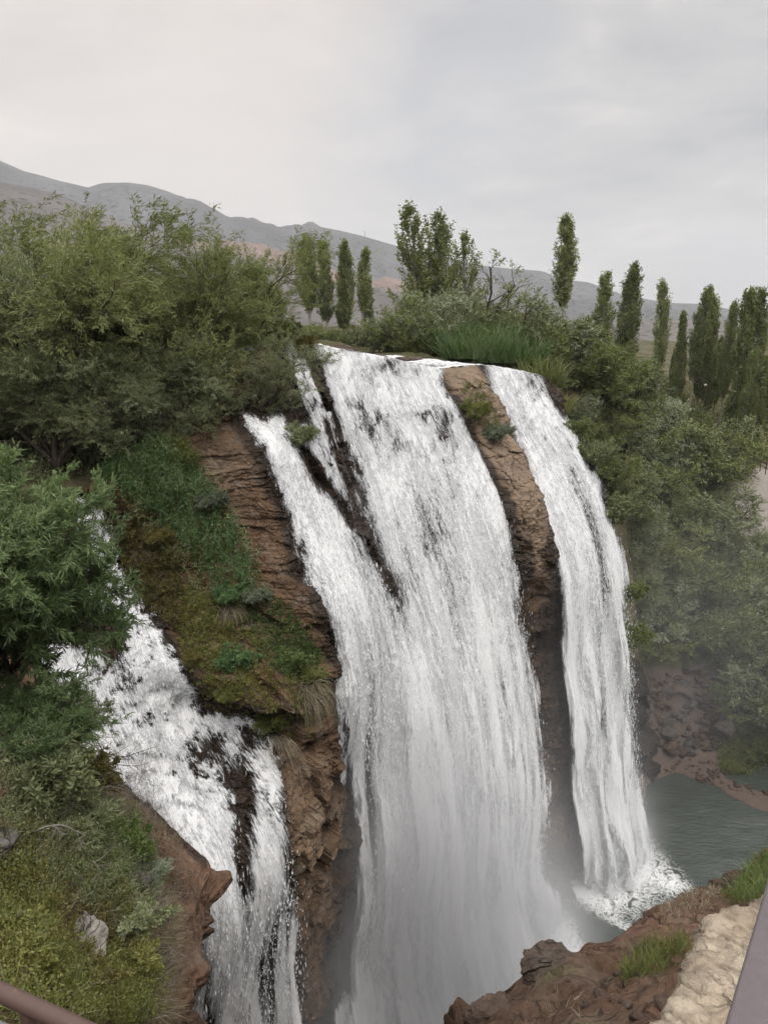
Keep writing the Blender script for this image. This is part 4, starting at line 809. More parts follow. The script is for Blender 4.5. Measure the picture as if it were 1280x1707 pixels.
def tree_proto(name, trunk, crown, mats):
    """an Empty with a trunk and a crown; built once, then copied"""
    root = bpy.data.objects.new(name, None); root.empty_display_size = .4
    t_ = mk('trunk', trunk[0], trunk[1], mats[0], link=False); c_ = mk('crown', crown[0], crown[1], mats[1], attrs={'rnd': crown[2]}, link=False, smooth=False)
    t_.parent = root; c_.parent = root
    return root
def place(proto, loc, sc, rz, label, cat, group=None, tilt=(0, 0), first=None, mats=None):
    r = proto.copy(); C.objects.link(r); r.location = tuple(loc); r.scale = sc if hasattr(sc, '__len__') else (sc,)*3; r.rotation_euler = (tilt[0], tilt[1], rz)
    for ch in proto.children:
        c = ch.copy(); c.parent = r; C.objects.link(c)
        if mats and ch.name.startswith('crown'): c.material_slots[0].link = 'OBJECT'; c.material_slots[0].material = mats
    tag(r, label, cat, group); return r
def trunk_paths(r_, n, H, spread, r0, m=6, wob=.06, up=.6):
    out = []
    for k in range(n):
        az = 2*math.pi*(k+r_.random()*.7)/n; d = unit(np.array([math.cos(az)*spread, math.sin(az)*spread, 1.0])); p = np.zeros(3); nd = [p.copy()]; h = H*(.75+.4*r_.random())
        for q in range(m):
            d = unit(d+wob*r_.normal(size=3)*2+np.array([0, 0, (up-.5)*.2])); p = p+d*h/m; nd.append(p.copy())
        out.append(nd)
    return np.array(out), np.tile(np.linspace(r0, r0*.3, m+1), (n, 1))
# big willows: about 10 m tall, fine drooping wind-blown sprays
def willow(seed, ntr=5, spread=.55, lf=(.17, .034), per=40):
    r_ = np.random.default_rng(seed); W = (.5, .05, .05)
    l0 = trunk_paths(r_, ntr, 6.8, spread, .17); l1 = sprout(*l0, r_, 9, .22, 1, 3.2, 48, .25, W, .2, 5); l2 = sprout(*l1, r_, 7, .2, 1, 1.7, 50, .2, W, .2, 4, .3); l3 = sprout(*l2, r_, 5, .15, 1, .95, 42, -.02, W, .3, 4, .2)
    l3b = sprout(*l1, r_, 5, .1, 1, 1.0, 55, 0, W, .3, 4, .2)
    tw = np.concatenate([l3[0], l3b[0]]); cr = leaves(tw, r_, per, *lf, .05, .75, .15, W, .05)
    return tree_proto('willow_tree', wood([l0, l1, l2, l3], (7, 5, 4, 3)), cr, (B_DARK, L_WILLOW))
WIL = [willow(s_) for s_ in (21, 22, 23)]
# bushy valley trees: about 6 m tall, rounded, seen from 70-100 m
def bush_tree(seed, ntr=6, spread=.75, per=28, lf=(.25, .085)):
    r_ = np.random.default_rng(seed); W = (.15, 0, 0)
    l0 = trunk_paths(r_, ntr, 4.2, spread, .10, 5); l1 = sprout(*l0, r_, 8, .12, 1, 2.0, 55, .25, W, .2, 4); l2 = sprout(*l1, r_, 6, .2, 1, 1.1, 52, .12, W, .2, 3, .3)
    l2b = sprout(*l0, r_, 9, .05, .9, 1.3, 70, -.05, W, .2, 3, .2)
    cr = leaves(np.concatenate([l2[0], l2b[0]]), r_, per, *lf, .1, .9, .05, W, .09)
    return tree_proto('valley_tree', wood([l0, l1, l2], (5, 4, 3)), cr, (B_DARK, L_BUSH))
BUS = [bush_tree(s_) for s_ in (31, 32, 33, 34, 35)]
def poplar(seed, H=10.0, w=1.0, dens=1.0, bare=.12):
    """a spire: branchlets climb from the stem to an outline that is widest below the middle and ends in a point"""
    r_ = np.random.default_rng(seed); n = 14; z = np.linspace(0, H, n); sway = .12*np.sin(z*.6+seed)*z/H+.25*(z/H)**2.5
    nd = np.stack([sway, .08*np.cos(z*.5+seed), z], -1)[None]; l0 = (nd, np.linspace(.13, .015, n)[None])
    nb = int(150*dens); f_ = bare+(1-bare)*((np.arange(nb)+r_.random(nb))/nb)**.92; g = (f_-bare)/(1-bare)
    Rm = w*.105*H*np.clip(g, .01, 1)**.45*(1-g)**.62*1.55+.05; Rr = Rm*(.35+.85*r_.random(nb)**.7); az = r_.random(nb)*2*math.pi
    rise = np.minimum(Rr*(1.6+1.2*r_.random(nb))+.35, f_*H*.5); zt = f_*H; br = np.empty((nb, 6, 3))
    for q in range(6):
        u = q/5; zz_ = zt-rise*(1-u); cx_ = np.interp(zz_, z, sway); cy_ = np.interp(zz_, z, nd[0, :, 1]); rr = Rr*u**.75
        br[:, q] = np.stack([cx_+rr*np.cos(az)+.05*u*r_.normal(size=nb), cy_+rr*np.sin(az)+.05*u*r_.normal(size=nb), zz_], -1)
    l1 = (br, .022*np.linspace(1, .3, 6)[None]*np.ones((nb, 1))); l2 = sprout(br, l1[1], r_, 6, .25, 1, .55, 32, .5, (.15, 0, 0), .3, 3, .2)
    per = 13; cr = join([leaves(l2[0], r_, per, .17, .10, .0, .9, .05, (.15, 0, 0), .06), leaves(br, r_, 14, .17, .10, .5, .9, .05, (.15, 0, 0), .07)])
    return tree_proto('poplar_tree', wood([l0, l1], (6, 3)), cr, (B_PALE, L_POPLAR))
POP = [poplar(41), poplar(42, w=.8), poplar(43, w=1.0, bare=.24, dens=.7), poplar(44, w=.75, dens=.6, bare=.34), poplar(45, w=.85, bare=.32, dens=.65)]
SPA = [poplar(46, w=1.5, dens=.5, bare=.2), poplar(47, w=1.7, dens=.4, bare=.22)]

# --- the willows over the left of the lip
WL = [(55, 790, 40, 480, 0, 'tall olive willow rising highest at the far west edge, crown reaching the mountain foot', L_WILLOW, 1.0),
      (250, 752, 43, 415, 1, 'broad feathery willow with a pointed wind-blown top below the mountain saddle', L_WILLOW, 1.08),
      (372, 735, 46, 345, 2, 'willow with a rounded crown leaning to the pink crags beside the falls', L_WILLOW, .95),
      (165, 775, 46.5, 420, 2, 'pale green willow filling the gap between the highest and the pointed willow', L_WILLOW, 1.0),
      (420, 738, 42.6, 205, 0, 'low willow hanging over the upper end of the side chute', L_OLIVE, 1.3),
      (95, 770, 37, 255, 1, 'grey-green low willow under the highest willow, above the near leafy bush', L_OLIVE, 1.15),
      (-40, 800, 37, 420, 2, 'olive willow cut by the edge of the view', L_OLIVE, 1.0),
      (275, 760, 40.5, 215, 2, 'grey-green willow with low skirts above the herb covered slope', L_OLIVE, 1.25),
      (365, 762, 42.3, 165, 1, 'squat dark willow with drooping skirts on top of the bedded brown rock', L_OLIVE, 1.2),
      (420, 640, 52, 210, 1, 'darker willow half hidden behind the round one, touching the pink crags', L_WILLOW, .8),
      (20, 700, 47, 330, 1, 'background willow showing behind the highest willow', L_WILLOW, 1.1),
      (180, 770, 38.5, 170, 0, 'small shaded willow at the head of the stepped cascade', L_OLIVE, 1.2)]
for i, (px, py, Y, h, k, lab, mt, wx) in enumerate(WL):
    p = P(px, py, Y); z0 = p[2]; sc = h/FPX*Y/9.3
    place(WIL[k], (p[0], p[1], z0-.2), (sc*wx, sc*wx, sc), i*2.1+.4 if i % 2 else (i*.35), lab, 'tree', 'willows on the cliff top', mats=mt)

# --- trees beyond the river and on the wooded slope
far_lab = {'bush': 'olive green bushy tree in the thicket lining the river and gorge rim', 'tree': 'rounded grey-green tree among the woods on the misty far slope', 'poplar': 'slender green poplar', 'sparse': '', 'limb': ''}
pop_lab = ['dense dark poplar, first of the small stand below the pink crags', 'broad poplar leaning on the first one in the small stand', 'thin pale stemmed poplar in the middle of the small stand', 'dark poplar ending the small stand beside the river bushes', 'short dark poplar touching the last one of the small stand',
           'lone dark spire poplar rising above the river thicket', 'dark poplar beside the grey full crowned one above the woods', 'full grey-green poplar with silvery crown above the wooded slope', 'isolated narrow pale poplar against the grey mountain', 'lowest ragged poplar at the open end of the long row', 'second poplar of the long row, just past the ragged end one', 'tallest poplar of the first cluster in the long row', 'last poplar of the first cluster, before the sky gap in the row',
           'first poplar after the sky gap in the long row', 'broad poplar of the second cluster with bare lower stem', 'poplar at the heart of the second cluster of the row', 'last poplar of the second cluster, beside the narrow sky slit', 'poplar past the narrow sky slit near the edge of the view', 'short poplar in the sky gap of the long row', 'small yellow-green poplar over the path fence', 'tall poplar cut by the edge of the view over the fence', 'shorter poplar in front of the second cluster', 'tiny thin poplar between the isolated pale one and the row', 'young bright poplar with bare stem by the path']
sp_lab = ['airy tall poplar with see-through yellow-green crown above the river', 'airy poplar second of the clump, slightly lower crown', 'airy poplar with thin leafy top at the end of the clump', 'nearly bare pale poplar beside the crooked limbed tree']
ip = isx = 0
LIMB = None
r_ = np.random.default_rng(77)
_l0 = trunk_paths(r_, 5, 5.5, .7, .14, 7, .1); _l1 = sprout(*_l0, r_, 8, .3, 1, 2.0, 45, .3, (.5, 0, 0), .25, 5); _l2 = sprout(*_l1, r_, 6, .3, 1, .9, 45, .2, (.5, 0, 0), .2, 3)
LIMB = tree_proto('crooked_tree', wood([_l0, _l1, _l2], (6, 4, 3)), leaves(_l2[0][r_.random(len(_l2[0])) < .55], r_, 16, .22, .08, .2, .9, .1, (.3, 0, 0), .08), (B_DARK, L_WILLOW))
for i, (k, px, py, Y, h) in enumerate(FAR):
    p = P(px, py, Y); hh = h/FPX*Y; z = p[2]-.3
    if k in ('bush', 'tree'):
        pr = BUS[i % 5]; sc = hh/5.6; wx = 1.0+.35*rnd1(i, 3)+(.1 if k == 'bush' else .12)
        place(pr, (p[0], p[1], z), (sc*wx, sc*wx, sc), i*1.3, far_lab[k], 'tree', 'trees of the river thicket' if k == 'bush' else 'trees of the misty far slope', mats=(L_OLIVE, L_BUSH, L_WILLOW, L_BUSH, L_SAGE2)[(i*7) % 5])
    elif k == 'poplar':
        pr = POP[(ip*2+i) % 5]; sc = hh/10.2; wx = {0: 1.35, 5: 1.3, 8: .9}.get(ip, 1.2 if ip < 8 else .8); place(pr, (p[0], p[1], z), (sc*wx, sc*wx, sc), i*1.7, pop_lab[min(ip, len(pop_lab)-1)], 'tree', 'poplars behind the falls', tilt=(0, .02*math.sin(i)+.02), mats=L_POPLAR if ip not in (19, 23) else L_LIME); ip += 1
    elif k == 'sparse':
        place(SPA[isx % 2], (p[0], p[1], z), (hh/10.2*1.35, hh/10.2*1.35, hh/10.2), i*2.2, sp_lab[isx], 'tree', 'airy poplars above the river', mats=L_WILLOW); isx += 1
    else:
        place(LIMB, (p[0], p[1], z), hh/7.0, .3, 'crooked open tree with bare dark limbs spreading above the river reeds', 'tree')

# --- blades: reeds, grass; herbs
def blades(pts, dirs, L, w, r_, bend=.4, segs=3):
    n = len(pts); L = np.broadcast_to(L, n)*(.6+.7*r_.random(n)); d = unit(dirs); lean = unit(np.stack([r_.normal(size=n), r_.normal(size=n), -.2*np.ones(n)], -1)); s = unit(np.cross(d, lean)+1e-3); rows = []
    p = pts.copy()
    for q in range(segs+1):
        ww = w*(1-q/segs)**.8*.5+w*.04; rows.append(np.stack([p-s*ww, p+s*ww], 1)); p = p+d*(L/segs)[:, None]; d = unit(d+lean*bend/segs*1.6)
    V = np.stack(rows, 1).reshape(-1, 3); b = (np.arange(n)*(segs+1)*2)[:, None]; q = np.arange(segs)[None]*2; F = np.stack([b+q, b+q+1, b+q+3, b+q+2], -1).reshape(-1, 4)
    return V, F, np.repeat(r_.random(n), (segs+1)*2)
def tuft(name, c, n, rad, L, w, mat, label, cat, seed, group=None, flat=(1, 1), bend=.7):
    r_ = np.random.default_rng(seed); a = r_.random(n)*2*math.pi; q = np.sqrt(r_.random(n))*rad; pt = np.stack([np.cos(a)*q*flat[0], np.sin(a)*q*flat[1], -.05+0*a], -1)
    d = np.stack([np.cos(a)*q/rad*.6, np.sin(a)*q/rad*.6, np.ones(n)], -1)+.2*r_.normal(size=(n, 3)); V, F, rn = blades(pt, d, L, w, r_, bend)
    o = mk(name, V, F, mat, attrs={'rnd': rn}, smooth=False); o.location = tuple(c); return tag(o, label, cat, group)
tuft('reed_clump', P(800, 596, 70), 900, 2.9, 3.6, .07, L_REED, 'bright green reed clump at the water edge above the lip', 'reeds', 1, 'reeds along the river', (1.2, .8), .8)
tuft('reed_clump', P(850, 603, 69), 600, 2.4, 2.6, .07, L_REED, 'yellowish reed clump where the lip meets the far bank', 'reeds', 2, 'reeds along the river', (1.3, .6), .8)
tuft('reed_clump', P(902, 640, 66), 420, 1.6, 2.7, .07, L_LIME, 'drooping reed clump just past the upper end of the narrow fall', 'reeds', 3, 'reeds along the river', (1, 1), 1.0)
tuft('reed_clump', P(925, 690, 66), 300, 1.0, 2.2, .06, L_LIME, 'tall reed tuft on the grey rock beside the narrow fall', 'reeds', 31, 'reeds along the river', (1, 1), .8)
tuft('reed_clump', P(725, 588, 72), 420, 2.4, 1.8, .06, L_LIME, 'short reed fringe under the airy poplars', 'reeds', 4, 'reeds along the river', (1.5, .6), .8)
# upright herbs on the spur: each stem carries whorls of leaves
def scatter(surf, poly, n, r_, minz=None):
    vis = surf.visible(); m = in_poly(surf.px[vis], surf.py[vis], poly); c = vis[m]; return surf.V[r_.choice(c, n, replace=len(c) < n)]
def herbs(name, surf, poly, n, H, mat, label, seed, out=(.35, -.35), leaf=(.13, .05), per=16, lean=.15):
    r_ = np.random.default_rng(seed); p = scatter(surf, poly, n, r_)+r_.normal(size=(n, 3))*.06; d = unit(np.array([out[0], out[1], 1.0])+lean*r_.normal(size=(n, 3))); h = H*(.55+.8*r_.random(n)); nd = np.empty((n, 4, 3)); nd[:, 0] = p
    for q in range(3): nd[:, q+1] = nd[:, q]+d*(h/3)[:, None]; d = unit(d+lean*.6*r_.normal(size=(n, 3)))
    cr = leaves(nd, r_, per, *leaf, .05, 1.0, .05, (0, 0, 0), .035)
    o = mk(name, cr[0], cr[1], mat, attrs={'rnd': cr[2]}, smooth=False); o['label'] = label; return struct(o, 'stuff')
for n_, h_, mt_, sd_, pg_ in ((1500, 1.2, L_HERB, 51, [(125, 690), (258, 745), (322, 795), (362, 850), (410, 925), (425, 990), (350, 985), (290, 905), (245, 860), (160, 790)]), (520, 1.45, L_NEAR, 57, [(140, 700), (270, 760), (340, 850), (400, 930), (345, 960), (260, 850)]), (480, .9, L_LIME, 58, [(100, 690), (330, 770), (390, 860), (450, 1000), (330, 1000), (200, 850)]), (420, .75, L_OLIVE, 59, [(180, 760), (345, 800), (430, 930), (450, 1010), (330, 1000), (240, 890)])):
    herbs('undergrowth', S_CLIFF, pg_, n_, h_, mt_, 'herbs on the slope', sd_, leaf=(.16, .05), lean=.14, out=(.2, -.25))
herbs('undergrowth', S_CLIFF, [(185, 870), (285, 900), (310, 1000), (300, 1060), (240, 1010), (195, 930)], 900, .42, L_MOSS, 'yellow-brown plants beside the cascade', 52, leaf=(.14, .06), lean=.5)
herbs('undergrowth', S_CLIFF, [(300, 980), (400, 1000), (430, 1120), (400, 1170), (340, 1160), (300, 1080)], 900, .38, L_LIME, 'mixed low plants on the wet ledges', 53, leaf=(.12, .05), lean=.5)
herbs('undergrowth', S_CLIFF, [(395, 970), (470, 1000), (530, 1090), (540, 1150), (470, 1130), (420, 1080)], 900, .45, L_GRASS, 'small green plants on the rock', 54, leaf=(.11, .045), lean=.5)
herbs('undergrowth', S_CLIFF, [(130, 700), (300, 745), (330, 790), (230, 770)], 700, .8, L_LIME, 'green fringe under the willows', 55, lean=.3)
herbs('undergrowth', S_CLIFF, [(765, 640), (800, 640), (840, 720), (800, 720), (775, 690)], 160, .5, L_LIME, 'dry green tufts on the outcrop', 56, lean=.4)
# shrubs that stand alone on the spur
def shrub_proto(seed, name='shrub', lf=(.10, .035), per=16, ntr=9, spread=1.1, wind=(0, 0, 0), up=.2, mats=(B_TWIG, L_HERB)):
    r_ = np.random.default_rng(seed); l0 = trunk_paths(r_, ntr, .75, spread, .018, 4); l1 = sprout(*l0, r_, 8, .1, 1, .42, 50, up, wind, .2, 3); l2 = sprout(*l1, r_, 5, .15, 1, .22, 50, up, wind, .2, 3)
    return tree_proto(name, wood([l0, l1], (4, 3)), leaves(np.concatenate([l1[0], l2[0]]), r_, per, *lf, .1, .9, .05, wind, .02), mats)
SHR = [shrub_proto(61), shrub_proto(62, up=-.3), shrub_proto(63, lf=(.14, .03))]
def shrub(px, py, surf, size, k, mat, label, cat='shrub', rz=0., sx=1., group='shrubs on the cliff and banks', off=(0, 0, 0)):
    p = surf.at(px, py)+np.array(off); place(SHR[k], p, (size*sx, size*sx, size), rz, label, cat, group, mats=mat)
CU = (.15, -.25, -.1)
shrub(383, 1000, S_CLIFF, 1.3, 0, L_HERB, 'dark green tuft shrub above the hanging dry grass', off=CU)
shrub(350, 845, S_CLIFF, 1.2, 0, L_SAGE, 'sage green shrub at the edge of the bedded brown rock', off=CU)
shrub(395, 1100, S_CLIFF, 1.3, 1, L_HERB, 'green drooping shrub in the middle of the spur below the dry grass', off=CU)
shrub(375, 1160, S_CLIFF, .9, 0, L_LIME, 'yellow-green shrub on the ledge over the stepped cascade', off=CU)
shrub(448, 1200, S_CLIFF, 1.15, 1, L_LIME, 'bright yellow-green shrub hanging over the thin side stream', off=CU)
shrub(482, 1100, S_CLIFF, 1.1, 1, L_GRASS, 'green shrub trailing down the brown cliff edge', off=CU)
shrub(518, 1125, S_CLIFF, .8, 1, L_LIME, 'little yellow-green shrub near the edge of the wide fall', off=CU)
shrub(425, 1000, S_CLIFF, 1.0, 0, L_SAGE, 'pale sage shrub next to the dark tuft on the spur', off=CU)
shrub(265, 905, S_CLIFF, 1.1, 0, L_MOSS, 'ochre plant on the dark wall above the cascade', off=CU)
shrub(320, 1100, S_CLIFF, .8, 1, L_MOSS, 'ochre fern-like plant below the herbs near the cascade', off=CU)
shrub(500, 735, S_CLIFF, 1.3, 2, L_OLIVE, 'grey-green shrub between the side chute and the thin streams', off=CU)
shrub(470, 575, S_CLIFF, 1.6, 0, L_LIME, 'green shrub at the head of the thinnest side stream', off=(0, 0, .1))
shrub(505, 585, S_CLIFF, 1.2, 2, L_MOSS, 'brown-green grass shrub on the rock head between two thin streams', off=(0, 0, 0))
shrub(788, 690, S_CLIFF, 1.5, 2, L_LIME, 'green bush growing on the smooth outcrop', off=CU)
shrub(825, 730, S_CLIFF, 1.5, 0, L_SAGE, 'small grey bush lower on the outcrop beside the narrow fall', off=CU)
for i, (px, py, sz, mt, lb) in enumerate([(1040, 880, 3.2, L_OLIVE, 'shrub clinging to the cliff edge past the narrow fall, upper one'), (1050, 1000, 2.4, L_BUSH, 'shrub on the pale cliff edge past the narrow fall, middle one'), (1046, 1080, 2.6, L_BUSH, 'shrub low on the cliff edge past the narrow fall'), (960, 720, 2.0, L_BUSH, 'shrub over the grey rock past the narrow fall'), (990, 770, 2.4, L_OLIVE, 'shrub under the grey rock near the narrow fall')]):
    shrub(px, py, S_CLIFF, sz, i % 2, mt, lb)
def hang(name, surf, px, py, n, rad, L, mat, label, seed, out=(.5, -.5, .25)):
    r_ = np.random.default_rng(seed); p0 = surf.at(px, py); pt = r_.normal(size=(n, 3))*rad*np.array([1, .8, .35]); d = np.array(out)+.35*r_.normal(size=(n, 3)); nd = [pt]; d = unit(d)
    V = []; w = .012; m = 5; p = pt.copy(); rows = []; s = unit(np.cross(d, r_.normal(size=(n, 3)))); Ls = L*(.6+.7*r_.random(n))
    for q in range(m+1):
        ww = w*(1-.8*q/m); rows.append(np.stack([p-s*ww, p+s*ww], 1)); p = p+d*(Ls/m)[:, None]; d = unit(d+np.array([0, 0, -.55]))
    V = np.stack(rows, 1).reshape(-1, 3); b = (np.arange(n)*(m+1)*2)[:, None]; q = np.arange(m)[None]*2; F = np.stack([b+q, b+q+1, b+q+3, b+q+2], -1).reshape(-1, 4)
    o = mk(name, V, F, mat, attrs={'rnd': np.repeat(r_.random(n), (m+1)*2)}, smooth=False); o.location = tuple(p0); return tag(o, label, 'grass')
hang('dry_grass_tuft', S_CLIFF, 380, 1015, 420, .28, 1.25, L_DRY, 'pale dry grass tuft hanging under the dark green shrub on the spur', 5)
hang('root_tangle', S_CLIFF, 508, 1150, 260, .28, 2.2, L_DRY, 'tangle of dry hanging roots under the green shrub at the cliff edge', 6)
hang('dry_grass_tuft', S_CLIFF, 465, 1230, 90, .25, 2.4, L_DRY, 'long dry stems hanging below the bright yellow-green shrub', 7)

# ------------------------------------------------------------------ the near bank: bushes, grass, dead wood, rocks
def near_bush(seed, H=2.6, ntr=15, spread=1.0, per=46, lf=(.15, .026)):
    r_ = np.random.default_rng(seed); l0 = trunk_paths(r_, ntr, H, spread, .035, 6, .08); l1 = sprout(*l0, r_, 12, .15, 1, 1.15, 55, .2, (.1, 0, 0), .25, 5); l2 = sprout(*l1, r_, 7, .15, 1, .5, 48, .1, (.1, 0, 0), .25, 4, .2)
    cr = join([leaves(l2[0], r_, per, *lf, .05, .75, .25, (.1, 0, 0), .02), leaves(l1[0], r_, per, *lf, .2, .75, .25, (.1, 0, 0), .02)])
    return tree_proto('leafy_bush', wood([l0, l1, l2], (6, 4, 3)), cr, (B_DARK, L_NEAR))
NB = [near_bush(71), near_bush(72)]
def on_bank(x, y): return np.array([x, y, float(_bz(np.array([[x, y]]))[0])])
p = P(35, 1085, 13.2); place(NB[0], (p[0]-.25, p[1], p[2]-.5), (1.0, 1.0, 1.18), .4, 'big leafy bush with narrow fresh green leaves at the head of the bank', 'bush', 'leafy bushes on the near bank')
p = P(-60, 1010, 12.0); place(NB[1], (p[0], p[1], p[2]-.3), (.95, .95, 1.0), 2.2, 'leafy bush merging into the big narrow leaved one, cut by the edge of the view', 'bush', 'leafy bushes on the near bank')
p = P(30, 1262, 11.8); place(NB[1], (p[0], p[1], p[2]-.3), (.66, .66, .62), 1.0, 'lower leafy bush under the big one, over the tangle of bare twigs', 'bush', 'leafy bushes on the near bank')
p = P(95, 1225, 14.0); place(NB[0], (p[0], p[1], p[2]-.3), (.42, .42, .46), 3.0, 'small dark leafy bush at the water edge, touching the lower bush', 'bush', 'leafy bushes on the near bank', mats=L_OLIVE)
def bank_shrub(px, py, size, k, mat, label, sx=1.2, rz=0.): shrub(px, py, S_BANK, size, k, mat, label, 'shrub', rz, sx, off=(0, 0, -.08))
bank_shrub(140, 1318, .95, 0, L_MOSS, 'ochre shrub on the bank under the small dark bush')
bank_shrub(70, 1330, 1.1, 0, L_OLIVE, 'dark green shrub on the bank under the lower leafy bush')
bank_shrub(195, 1425, .85, 0, L_GRASS, 'green shrub beside the bleached dead branches')
bank_shrub(205, 1540, .7, 1, L_OLIVE, 'dark green shrub next to the white rocks')
bank_shrub(25, 1420, 1.0, 1, L_OLIVE, 'olive shrub at the edge of the view, over the yellow-green grass')
bank_shrub(60, 1480, .7, 0, L_LIME, 'yellow-green shrub above the white rocks')
bank_shrub(215, 1610, .6, 0, L_LIME, 'yellow-green shrub near the dry brush at the bottom of the bank')
bank_shrub(130, 1640, .55, 1, L_MOSS, 'ochre and green shrub low on the bank above the tube railing')
bank_shrub(235, 1470, .6, 2, L_SAGE, 'sage shrub between the dead branches and the brown rock nose')
bank_shrub(120, 1400, .8, 2, L_OLIVE, 'mixed olive shrub in the middle of the bank')
bank_shrub(20, 1600, .6, 0, L_LIME, 'yellow-green shrub at the lower edge of the view')
HB = dict(out=(.15, -.1))
herbs('undergrowth', S_BANK, [(0, 1440), (70, 1430), (95, 1520), (80, 1600), (210, 1600), (260, 1640), (240, 1707), (0, 1707)], 2600, .34, L_LIME, 'yellow-green cover', 81, leaf=(.048, .018), per=30, lean=.45, **HB)
herbs('undergrowth', S_BANK, [(0, 1300), (110, 1290), (230, 1370), (240, 1440), (180, 1520), (90, 1500), (0, 1480)], 2300, .36, L_OLIVE, 'olive cover', 82, leaf=(.055, .015), per=26, lean=.5, **HB)
herbs('undergrowth', S_BANK, [(0, 1380), (120, 1400), (230, 1500), (250, 1620), (120, 1660), (0, 1640)], 1300, .30, L_MOSS, 'ochre cover', 83, leaf=(.045, .016), per=24, lean=.5, **HB)
herbs('undergrowth', S_BANK, [(150, 1360), (250, 1400), (260, 1500), (190, 1560), (120, 1480)], 700, .34, L_GRASS, 'green cover', 84, leaf=(.05, .02), per=24, lean=.5, **HB)
herbs('undergrowth', S_GROUND, [(-60, 640), (330, 640), (330, 760), (150, 790), (-60, 830)], 2600, 1.1, L_OLIVE, 'thicket under the willows', 88, leaf=(.2, .06), per=14, lean=.4)
def grass_on(name, surf, poly, n, L, w, mat, label, seed, lean=(0, 0, 1), bend=.8, spread=.5):
    r_ = np.random.default_rng(seed); p = scatter(surf, poly, n, r_)+.03*r_.normal(size=(n, 3)); V, F, rn = blades(p, np.array(lean)+spread*r_.normal(size=(n, 3)), L, w, r_, bend)
    o = mk(name, V, F, mat, attrs={'rnd': rn}, smooth=False); o['label'] = label; return struct(o, 'stuff')
herbs('undergrowth', S_CLIFF, [(300, 1000), (420, 1040), (470, 1150), (440, 1215), (340, 1180), (300, 1100)], 700, .34, L_MOSS, 'ochre plants on the wet ledges', 89, leaf=(.12, .05), lean=.5)
herbs('undergrowth', S_CLIFF, [(440, 1060), (530, 1060), (555, 1180), (500, 1240), (430, 1240)], 420, .32, L_LIME, 'yellow-green plants at the cliff edge', 90, leaf=(.11, .04), lean=.5)
grass_on('grass', S_BANK, [(0, 1250), (130, 1270), (300, 1400), (290, 1560), (270, 1707), (0, 1707)], 5200, .42, .009, L_DRY, 'thin dry grass', 91, (.25, -.25, .7))
grass_on('grass', S_BANK, [(200, 1500), (290, 1520), (275, 1700), (215, 1690)], 1800, .5, .009, L_DRY, 'dry brush', 92, (.7, -.3, .2), .5, .6)
grass_on('grass', S_BANK, [(0, 1500), (120, 1560), (230, 1600), (230, 1707), (0, 1707)], 2600, .32, .011, L_LIME, 'short yellow-green grass', 93)
# the right mound: two grass patches with separate tufts at the rim
grass_on('grass', S_BANK, [(1035, 1622), (1075, 1575), (1140, 1560), (1150, 1590), (1100, 1625), (1045, 1640)], 1300, .17, .008, L_LIME, 'green grass', 94)
grass_on('grass', S_BANK, [(1205, 1490), (1232, 1468), (1262, 1432), (1330, 1400), (1330, 1500), (1215, 1510)], 2200, .24, .009, L_GRASS, 'green grass', 95)
grass_on('grass', S_BANK, [(1090, 1530), (1150, 1490), (1200, 1480), (1190, 1520), (1130, 1530)], 500, .12, .008, L_DRY, 'thin grass', 96)
grass_on('grass', S_BANK, [(880, 1660), (1000, 1640), (1060, 1660), (1000, 1707), (860, 1707)], 130, .08, .006, L_DRY, 'sparse dry grass', 97)
# dead wood and bare twigs: each a branch of its own
def dead_branch(seed, L=1.2, k1=7, k2=5, k3=3, curve=-.15, r0=.02):
    r_ = np.random.default_rng(seed); n = 9; d = np.array([1.0, 0, .25]); nd = [np.zeros(3)]
    for q in range(n-1): d = unit(d+.22*r_.normal(size=3)+np.array([0, 0, curve*.5])); nd.append(nd[-1]+d*L/(n-1))
    l0 = (np.array(nd)[None], np.linspace(r0, r0*.35, n)[None]); l1 = sprout(*l0, r_, k1, .15, 1, L*.45, 45, curve, (0, 0, 0), .3, 5, .4, .6, .22); l2 = sprout(*l1, r_, k2, .2, 1, L*.2, 45, curve, (0, 0, 0), .3, 4, .3, .65, .25); lv = [l0, l1, l2]
    if k3: lv.append(sprout(*l2, r_, k3, .2, 1, L*.1, 45, 0, (0, 0, 0), .3, 3, .3, .7, .25))
    V, F = wood(lv, (6, 5, 4, 3)); return V, F
DEADW = [mk('dead_branch', *dead_branch(s_), B_DEAD, link=False) for s_ in (101, 102)]; TWIGS = [mk('bare_twig', *dead_branch(s_, 1.3, 12, 7, 3, .05, .010), B_TWIG, link=False) for s_ in (103, 104, 105)]
def stick(proto, px, py, surf, sc, rot, label, cat, group, off=(0, 0, .05)):
    o = proto.copy(); C.objects.link(o); q = surf.at(px, py)+np.array(off); o.location = tuple(q); o.scale = (sc,)*3; o.rotation_euler = tuple(R(a) for a in rot); tag(o, label, cat, group)
stick(DEADW[0], 148, 1432, S_BANK, .8, (10, 15, -25), 'bleached dead branch forking down the bank above the white rocks', 'dead branch', 'bleached dead branches', (.1, -.2, .3))
stick(DEADW[1], 150, 1375, S_BANK, .75, (0, -10, 10), 'pale dead branch lying level over the middle of the bank', 'dead branch', 'bleached dead branches', (0, -.2, .3))
stick(DEADW[0], 165, 1460, S_BANK, .6, (60, 35, -50), 'small bleached dead branch crossing under the forking one', 'dead branch', 'bleached dead branches', (0, -.2, .25))
stick(DEADW[1], 60, 1400, S_BANK, .8, (0, 20, 5), 'grey dead branch under the olive shrub at the edge of the view', 'dead branch', 'bleached dead branches', (0, -.2, .3))
